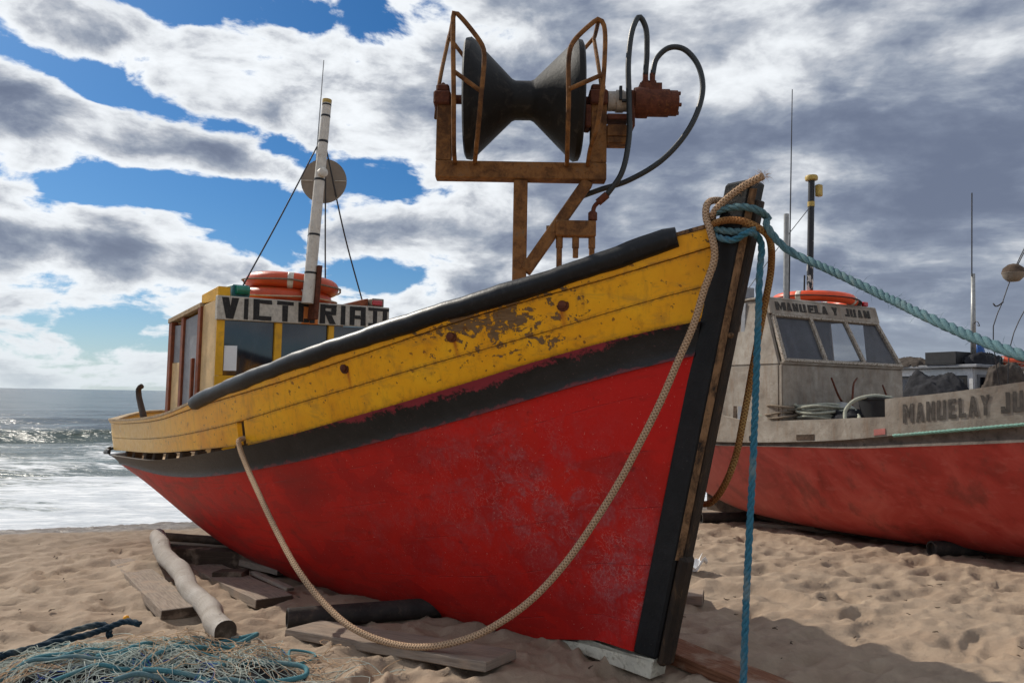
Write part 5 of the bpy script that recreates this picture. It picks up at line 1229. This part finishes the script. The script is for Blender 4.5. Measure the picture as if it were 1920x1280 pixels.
# ------------------------------------------------------------------ the third boat, mostly hidden behind the second
B3 = thing('fishing_boat', 'third boat with white cabin, half hidden behind the right boat bow', 'boat', (9.24, 14.4, -.15), rad(-62), 'fishing boats drawn up on the beach')
q3 = plan2(4.6, 1.25, 4.3, 2.2, -3.2, 1.1)
for side in (1, -1):
    rows = []
    for k in np.linspace(0, 1, 12): rows.append([(x-(1-k)*max(0, x-3)*.4, -(.06+(b-.06)*k**.5 if b > .06 else b*k**.5), -.05+(1.25+.03*max(0, x)**2)*k) for x, b in q3])
    G = np.array(rows); MB().grid(G if side > 0 else mirror(G)).build('hull_planking', 'faded_red', B3, smooth=True)
G = np.array([(x, -b, 1.12+.03*max(0, x)**2) for x, b in q3]); MB().grid([G, G*np.array([1, 0, 1]), mirror(G)]).build('deck', 'grimy_white', B3)
c3 = MB(); c3.box((-2.2, -.95, 1.1), (.0, .95, 2.42)); CAB3 = c3.build('cabin', 'white_paint', B3, bevel=.02, seg=2, label='small white cabin with dark window frames')
for (y0_, y1_) in ((-.86, -.42), (-.36, .20), (.28, .86)):
    fm = MB(); fm.box((.002, y0_, 1.72), (.03, y0_+.05, 2.30)).box((.002, y1_-.05, 1.72), (.03, y1_, 2.30)).box((.002, y0_+.051, 2.25), (.03, y1_-.051, 2.30)).box((.002, y0_+.051, 1.72), (.03, y1_-.051, 1.77)); WF = fm.build('window_frame', 'grey_door', B3)
    MB().box((.004, y0_+.051, 1.771), (.012, y1_-.051, 2.249)).build('window_pane', 'dark_glass', WF)
for (x0_, x1_) in ((-.95, -.12), (-1.95, -1.15)):
    WF = MB().box((x0_, -.965, 1.75), (x1_, -.951, 2.28)).build('window_frame', 'black_plastic', B3, bevel=.003); MB().box((x0_+.06, -.972, 1.81), (x1_-.06, -.966, 2.22)).build('window_pane', 'hazy_glass', WF)
MB().box((-2.3, -1.05, 2.421), (.12, 1.05, 2.48)).build('roof', 'grey_door', B3, bevel=.01)
def W3(p): v = Vector(p); H, P_ = H2, P2; return Vector((9.24, 14.4, -.15))+H*v.x+P_*v.y+Vector((0, 0, v.z))
MB().tube([(-.2, -.62, 2.48), (-.2, -.56, 4.20)], [.05, .036], 10).build('antenna', 'steel_grey', B3, smooth=True); MB().tube([(-.2, -.60, 4.15), (-.2, -.53, 5.75)], .012, 8).build('antenna_whip', 'wire', B3)
MB().tube(spline([(-.18, -.60, 3.25), (-.05, -.72, 3.28), (-.02, -.70, 3.20), (-.12, -.60, 3.22)], 16), .008, 5).build('cable_loop', 'wire', B3)
M3 = MB().tube([(1.6, .2, 1.1), (1.6, .25, 6.6)], .05, 10).build('mast', 'mast_white', B3, smooth=True)
for P_ in ([(1.55, .2, 6.3), (1.05, -1.0, 4.6), (.91, -1.265, 4.02), (.80, -1.445, 3.45), (.74, -1.595, 3.08), (.62, -1.1, 1.5)], [(1.55, .25, 6.5), (1.08, -.92, 4.7), (.94, -1.22, 4.1)], [(1.55, .2, 6.1), (.95, -.84, 3.6), (.80, -1.18, 2.85), (.65, -1.1, 1.5)]):
    MB().tube(spline(P_, 24), .009, 5).build('stay', 'wire', M3, smooth=True)
MB().tube(spline([(0.820, -1.425, 3.5), (0.780, -1.565, 3.42), (0.790, -1.665, 3.46)], 10), .012, 5).build('stay_tail', 'wire', M3)
RF = MB().lathe((.91, -1.265, 4.0), (0, 0, 1), [(-.15, 0), (-.14, .09), (-.08, .15), (-.005, .175), (-.005, .18), (.005, .18)], 20).build('radar_reflector', 'disc_grey', M3, autosm=40)
MB().lathe((.91, -1.265, 4.006), (0, 0, 1), [(0, .18), (.08, .155), (.14, .08), (.16, 0)], 20).build('reflector_dome', 'dark_wood', M3, autosm=40)
drape('tarpaulin', 'tall brown tarpaulin heap in front of the far white cabin', 'tarpaulin', tuple(W3((.40, -.62, 1.75))), .32, .62, .80, 'brown_tarp', 25, .09)
drape('tarpaulin', 'black tarpaulin draped over gear beside the far white cabin', 'tarpaulin', tuple(W3((-.55, -1.25, 1.75))), .60, .28, .72, 'dark_cloth', 29, .08)
crate = thing('crate', 'open black plastic crate on the white cabin roof of the third boat', 'crate', tuple(W3((-.55, -.72, 2.482))), rad(-62))
for lo_, hi_ in (((-.3, -.35, 0), (.3, .35, .02)), ((-.3, -.35, .021), (.3, -.33, .24)), ((-.3, .33, .021), (.3, .35, .24)), ((-.3, -.329, .021), (-.28, .329, .24)), ((.28, -.329, .021), (.3, .329, .24))): MB().box(lo_, hi_).build('panel', 'black_plastic', crate, bevel=.004)
drape('tarpaulin', 'crumpled charcoal tarpaulin beside the black crate on the far cabin roof', 'tarpaulin', tuple(W3((-.22, -.45, 2.482))), .34, .50, .26, 'dark_cloth', 12, .08)
drape('tarpaulin', 'dark tarpaulin heaped at the left edge of the far white cabin roof', 'tarpaulin', tuple(W3((-1.3, -.80, 2.482))), .45, .26, .16, 'brown_tarp', 15, .06)
lump('sack', 'upright blue sack on the third boat behind the taut rope', 'sack', tuple(W3((-.25, -.36, 2.50))), (.11, .12, .27), 'blue_plastic', 18, .18, 2)
life_ring('life_ring', 'orange life ring beside the tarpaulin on the third boat roof', tuple(W3((.0, .28, 2.58))), .40, .085, 'orange_ring', 'life rings on the cabin roofs', (rad(4), rad(-3)), .3)

# ------------------------------------------------------------------ timbers, rollers and litter on the sand
GX, GY = np.arange(-7, 9, .04), np.arange(2, 14, .04); GZ = sand_z(*np.meshgrid(GX, GY))
def gz(x, y): return float(GZ[min(max(int((y-2)/.04+.5), 0), len(GY)-1), min(max(int((x+7)/.04+.5), 0), len(GX)-1)])
def plank(name, label, a, b, wdt, th, m, lift=.0, roll=0.0, za=None, zb_=None, cat='plank', group=None, seed=0, nseg=10, endm='end_grain'):
    a3 = Vector((a[0], a[1], (gz(*a) if za is None else za)+lift+th/2)); b3 = Vector((b[0], b[1], (gz(*b) if zb_ is None else zb_)+lift+th/2))
    o_ = (a3+b3)/2; d = (b3-a3).normalized(); r = d.cross(Vector((0, 0, 1))).normalized(); u = r.cross(d); r, u = r*math.cos(roll)+u*math.sin(roll), u*math.cos(roll)-r*math.sin(roll)
    rg = np.random.default_rng(seed+40); rows = []; uvs = []; L = (b3-a3).length
    for i in range(nseg+1):
        k = i/nseg; c = a3+(b3-a3)*k-o_; wl_, wr_ = wdt/2*(1+rg.normal()*.022), wdt/2*(1+rg.normal()*.022); t1_ = th/2*(1+rg.normal()*.05)
        e_ = (.02*(rg.random()-.5) if i in (0, nseg) else 0)
        rows.append([c-r*wl_-u*t1_+d*e_, c+r*wr_-u*t1_-d*e_, c+r*(wr_-.006)+u*t1_-d*e_, c-r*(wl_-.006)+u*t1_+d*e_]); uvs.append([(k*L, 0), (k*L, wdt), (k*L, wdt+th), (k*L, 2*wdt+th)])
    mb = MB().grid(rows, uv=uvs, wrap=True)
    for row, fl in ((rows[0], 1), (rows[-1], -1)): k0 = mb.addv(row); mb.face([k0, k0+1, k0+2, k0+3][::fl], [(0, 0), (.1, 0), (.1, .1), (0, .1)], 1)
    ob_ = mb.build(name, [m, endm], None, bevel=.005); ob_.location = o_; return tag(ob_, label, cat, group)
GP = 'loose planks under and around the boats'
plank('plank', 'half buried plank with sand on top, left of the driftwood log', (-3.93, 8.02), (-2.43, 5.83), .27, .075, 'bleached_plank' if 'bleached_plank' in MATS else 'grey_plank', -.005, group=GP, seed=1)
plank('plank', 'grey plank behind the driftwood log, its dark sawn end facing us', (-3.05, 7.85), (-1.83, 6.17), .31, .07, 'grey_plank', .0, group=GP, seed=2)
plank('timber_beam', 'dark squared beam under the stern, below the log tip', (-3.45, 8.05), (-1.9, 7.75), .2, .17, 'end_grain', -.02, cat='beam', seed=3)
plank('plank', 'pale plank near the water, furthest back under the stern', (-4.05, 9.15), (-2.9, 8.75), .32, .06, 'grey_plank', .05, group=GP, seed=4)
ob_ = MB().tube(spline([(-3.75, 8.42, .03), (-3.3, 8.28, .035), (-2.7, 8.15, .02)], 16), [.045, .044, .044, .043, .043, .042, .042, .041, .041, .04, .04, .04, .04, .04, .04, .04], 10).build('wooden_pole', 'dark_wood', None, autosm=40); tag(ob_, 'thin dark pole lying across the beam behind the log', 'pole')
plank('wood_block', 'small dark wood block in the shade under the red hull', (-2.68, 7.22), (-2.40, 7.16), .17, .09, 'end_grain', .0, cat='block', seed=6, nseg=3)
plank('wood_batten', 'thin split batten leaning in the shade behind the grey plank', (-2.36, 7.25), (-1.78, 6.42), .07, .03, 'grey_plank', .03, cat='batten', seed=7)
plank('plank', 'wide pale plank lying under the sagging beige rope', (-1.40, 5.42), (-.03, 4.62), .34, .055, 'grey_plank', .012, .05, group=GP, seed=8, endm='grey_plank')
plank('plank', 'red brown plank running out from beneath the black stem', (.62, 5.62), (1.62, 4.02), .25, .075, 'red_plank', .0, group=GP, seed=9, endm='red_plank')
plank('plank', 'short grey board end sticking out to the right of the stem', (.95, 6.62), (1.60, 6.40), .24, .07, 'grey_plank', .01, group=GP, seed=10)
plank('plank', 'long grey plank lying along the right boat under its hull', (3.55, 11.45), (5.0, 10.1), .24, .06, 'grey_plank', .02, group=GP, seed=11)
plank('plank', 'dark plank in the shade under the bow of the right boat', (5.3, 9.05), (7.2, 8.2), .28, .07, 'end_grain', .0, group=GP, seed=12)
plank('plank', 'narrow weathered plank tucked under the stern beside the dark beam', (-3.2, 8.5), (-2.05, 7.25), .2, .06, 'grey_plank', .03, group=GP, seed=13)
def roller(label, a, b, r, m='tar_pipe', seed=0):
    za, zb_ = gz(*a)+r*.95, gz(*b)+r*1.2; A, B = Vector((a[0], a[1], za)), Vector((b[0], b[1], zb_)); d = (B-A).normalized()
    n = d.orthogonal().normalized(); b_ = d.cross(n); mb = MB(); L = (B-A).length; rows = []
    for (t_, q) in ((.04, r*.80), (0, r*.80), (0, r*1.0), (.01, r*1.04), (.02, r), (L*.5, r*.985), (L, r)): rows.append([d*t_+(n*math.cos(2*math.pi*k/22)+b_*math.sin(2*math.pi*k/22))*q for k in range(22)])
    mb.grid(rows, wrap=True); k0 = mb.addv(rows[0]); mb.face([k0+i for i in range(22)]); k0 = mb.addv(rows[-1]); mb.face([k0+i for i in range(22)])
    o = mb.build('roller_pipe', m, None, autosm=40); o.location = A; return tag(o, label, 'pipe', 'launching rollers under the boats')
roller('dark roller pipe under the red hull behind the wide pale plank', (-1.55, 5.53), (.45, 6.35), .074)
roller('dark roller pipe under the stern of the right boat', (2.86, 11.6), (5.2, 11.9), .085)
roller('dark roller pipe sticking out below the bow of the right boat', (4.66, 8.60), (6.9, 8.95), .085)

lg = spline([(-3.70, 8.2, .09), (-3.50, 7.85, .07), (-3.25, 7.4, .04), (-2.86, 6.85, .02), (-2.55, 6.3, .0), (-2.19, 5.78, .0), (-2.00, 5.38, .02), (-1.83, 5.12, .035)], 60)
rg = np.random.default_rng(5); rl = [.076+.006*(i/59)+.004*math.sin(i*.31)+.003*math.sin(i*.83) for i in range(60)]; rl[0] = .05; rl[1] = .072
mb = MB(); lo_ = np.array(lg[30]); mb.tube([tuple(p-lo_) for p in lg], rl, 20, cap=False); k0 = len(mb.v)-20; mb.face([k0+i for i in range(20)], [(0, 0)]*20, 1); mb.face([i for i in range(20)][::-1], [(0, 0)]*20, 0)
for i, v in enumerate(mb.v):
    p = np.array(v); c = lg[i//20]-lo_; d = p-c; mb.v[i] = tuple(c+d*(1+.05*math.sin(i % 20*.628+i//20*.11)+.03*math.sin(i % 20*1.257+i//20*.23)+.008*rg.normal()))
ob_ = mb.build('driftwood_log', ['driftwood', 'end_grain'], None, autosm=45); ob_.location = tuple(lo_); tag(ob_, 'bleached crooked driftwood log lying on the sand by the stern', 'log')

mb = MB(); pc = Vector((1.78, 7.52, gz(1.78, 7.52)+.02)); g_ = []
for i in range(7):
    g_.append([(.20*(i/6-.5)+.03*math.sin(j*1.1), .16*(j/6-.5), .11*(i/6)+.035*math.sin(i*1.4+j*.9)+.02*math.cos(j*2.1)) for j in range(7)])
mb.grid(g_); ob_ = mb.build('paper_scrap', 'paper_white', None); ob_.location = pc; m_ = ob_.modifiers.new('t', 'SOLIDIFY'); m_.thickness = .002; tag(ob_, 'crumpled white paper scrap on the sand beside the stem', 'paper')

# bits of weed and shell on the sand
mb = MB()
for i in range(170):
    r = RNG.uniform(3.2, 11); a = RNG.uniform(-.7, .7); x, y = r*math.sin(a), r*math.cos(a); z = gz(x, y)+.006; l = RNG.uniform(.008, .035); t_ = RNG.uniform(0, 6.28)
    P_ = [(x+l*k*math.cos(t_+k*RNG.normal()*.8), y+l*k*math.sin(t_), z+.012*RNG.random()) for k in (-1, -.3, .4, 1)]; mb.tube(P_, [.002, .004, .0045, .002], 4)
kind(tag(mb.build('seaweed_scraps', 'dark_wood', None), 'dark scraps of seaweed and twigs scattered over the sand', 'seaweed'), 'stuff')

# ------------------------------------------------------------------ heap of net
NET = thing('fishing_net', 'tangled heap of fishing net with teal ropes and white twine, bottom left', 'net', (-1.95, 4.5, 0))
def heap(x, y):
    q = ((x+2.1)/.95)**2+((y-4.40)/.48)**2; return .145*max(0, 1-q)**.7+.03*max(0, 1-((x+1.3)/.35)**2-((y-4.45)/.2)**2)
bmn = bmesh.new(); rows = []
for i in range(40):
    rows.append([(-1.95+(-1+2*i/39)*.95-(-1.95), 4.42+(-1+2*j/39)*.52-4.5, gz(-1.95+(-1+2*i/39)*.95, 4.42+(-1+2*j/39)*.52)-.02+heap(-1.95+(-1+2*i/39)*.93, 4.42+(-1+2*j/39)*.50)*.8) for j in range(40)])
bmn.free(); MB().grid(rows).build('net_core', 'dark_cloth', NET, smooth=True)
NR2 = np.random.default_rng(21)
def strand(n, r, spread, m, name, ln, seg, lift, cx=-2.12, cy=4.42, sx=.75, sy=.38, curl=1.0, ang=None):
    mb = MB()
    for _ in range(n):
        x, y = cx+NR2.normal()*sx*.55, cy+NR2.normal()*sy*.55; t_ = NR2.uniform(0, 6.28) if ang is None else ang+NR2.normal()*.45; P_ = []; L = ln*(.5+NR2.random()); k_ = NR2.normal()*curl; st_ = L/9; ph = NR2.uniform(0, 6)
        li = lift*NR2.random()
        for i in range(10):
            P_.append((x+1.95, y-4.5, max(gz(x, y)+.006, gz(x, y)+heap(x, y)+.006+li*math.sin(math.pi*i/9)+.008*math.sin(ph+i*1.7))))
            x += st_*math.cos(t_); y += st_*math.sin(t_)*.8; t_ += k_*st_*3+NR2.normal()*.35*curl
            if ((x+1.95)/1.1)**2+((y-4.42)/.62)**2 > 1: t_ += 1.2
        mb.tube(spline(P_, 22), r, seg, cap=False)
    return kind(mb.build(name, m, NET, smooth=True), 'stuff')
strand(520, .0018, 1, 'twine', 'white_twine', .75, 4, .05, curl=1.2)
strand(110, .0019, 1, 'twine_tan', 'tan_twine', .6, 4, .10, cx=-1.72, cy=4.52, sx=.50, sy=.28, curl=2.0)
strand(45, .0022, 1, 'twine_blue', 'blue_twine', .6, 4, .03, curl=1.3)
for i in range(26):
    x, y = -2.2+NR2.normal()*.38, 4.42+NR2.normal()*.18; t_ = .45+NR2.normal()*.4; P_ = []
    for j in range(9):
        P_.append((x+1.95, y-4.5, gz(x, y)+heap(x, y)+.030+.022*math.sin(j*.8+i))); x += .11*math.cos(t_); y += .11*math.sin(t_)*.8; t_ += NR2.normal()*.32
        if ((x+1.95)/.95)**2+((y-4.42)/.5)**2 > 1: t_ += 1.4
    MB().tube(spline(P_, 50), NR2.choice([.008, .011, .014]), 8).build('net_rope', 'cyan_rope' if i % 4 else 'teal_rope', NET, smooth=True)
for k, P_ in enumerate(([(-3.1, 4.32, .03), (-2.8, 4.55, .07), (-2.62, 4.78, .14), (-2.48, 4.86, .15), (-2.42, 4.80, .10)], [(-3.15, 4.25, .05), (-2.85, 4.42, .10), (-2.6, 4.62, .13), (-2.5, 4.70, .14), (-2.44, 4.80, .15), (-2.35, 4.84, .18), (-2.25, 4.82, .17)])):
    twist(MB(), [(p[0]+1.95, p[1]-4.5, p[2]) for p in spline(P_, 40)], .020).build('net_rope', 'navy_rope', NET, smooth=True, label='dark navy rope at the edge of the net')
lp = [(-1.6, 4.36, .10), (-1.42, 4.42, .09), (-1.25, 4.46, .075), (-1.13, 4.44, .06), (-1.11, 4.37, .045), (-1.2, 4.30, .04), (-1.4, 4.26, .04)]
MB().tube([(p[0]+1.95, p[1]-4.5, p[2]) for p in spline(lp, 50)], .014, 9).build('net_rope', 'cyan_rope', NET, smooth=True, label='teal rope loop at the right end of the net')
MB().lathe((-2.36+1.95, 4.87-4.5, .17), (0, 0, 1), [(0, 0), (.004, .014), (.018, .0205), (.034, .014), (.038, 0)], 14).build('net_float', 'yellow_float', NET, smooth=True, label='small yellow float')

# sheets of knotted mesh crumpled over the heap
for sd, (cx, cy, a0_, m_) in enumerate(((-2.2, 4.42, .2, 'twine'), (-1.75, 4.48, -.5, 'twine'), (-2.45, 4.35, .9, 'twine_tan'))):
    mb = MB(); nu, nv_ = 30, 15
    U, V_ = np.meshgrid(np.linspace(-.5, .5, nu), np.linspace(-.3, .3, nv_), indexing='ij')
    X = cx+U*math.cos(a0_)-V_*math.sin(a0_)*.8+.07*fbm(U*5+sd, V_*5, 2, 50+sd); Y = cy+.6*(U*math.sin(a0_)+V_*math.cos(a0_))+.06*fbm(U*5, V_*5+sd, 2, 60+sd)
    Z = np.vectorize(lambda x, y: gz(x, y)+heap(x, y))(X, Y)+.03+.05*fbm(U*7+9, V_*9, 3, 70+sd)
    Pn = np.stack([X+1.95, Y-4.5, np.maximum(Z, .01)], -1)
    for s_ in range(-nv_, nu):
        a = [Pn[s_+k, k] for k in range(nv_) if 0 <= s_+k < nu]; b = [Pn[s_+nv_-k, k] for k in range(nv_) if 0 <= s_+nv_-k < nu]
        for q in (a, b):
            if len(q) > 2: mb.tube(q, .0016, 3, cap=False)
    kind(mb.build('net_mesh', m_, NET, smooth=True), 'stuff')
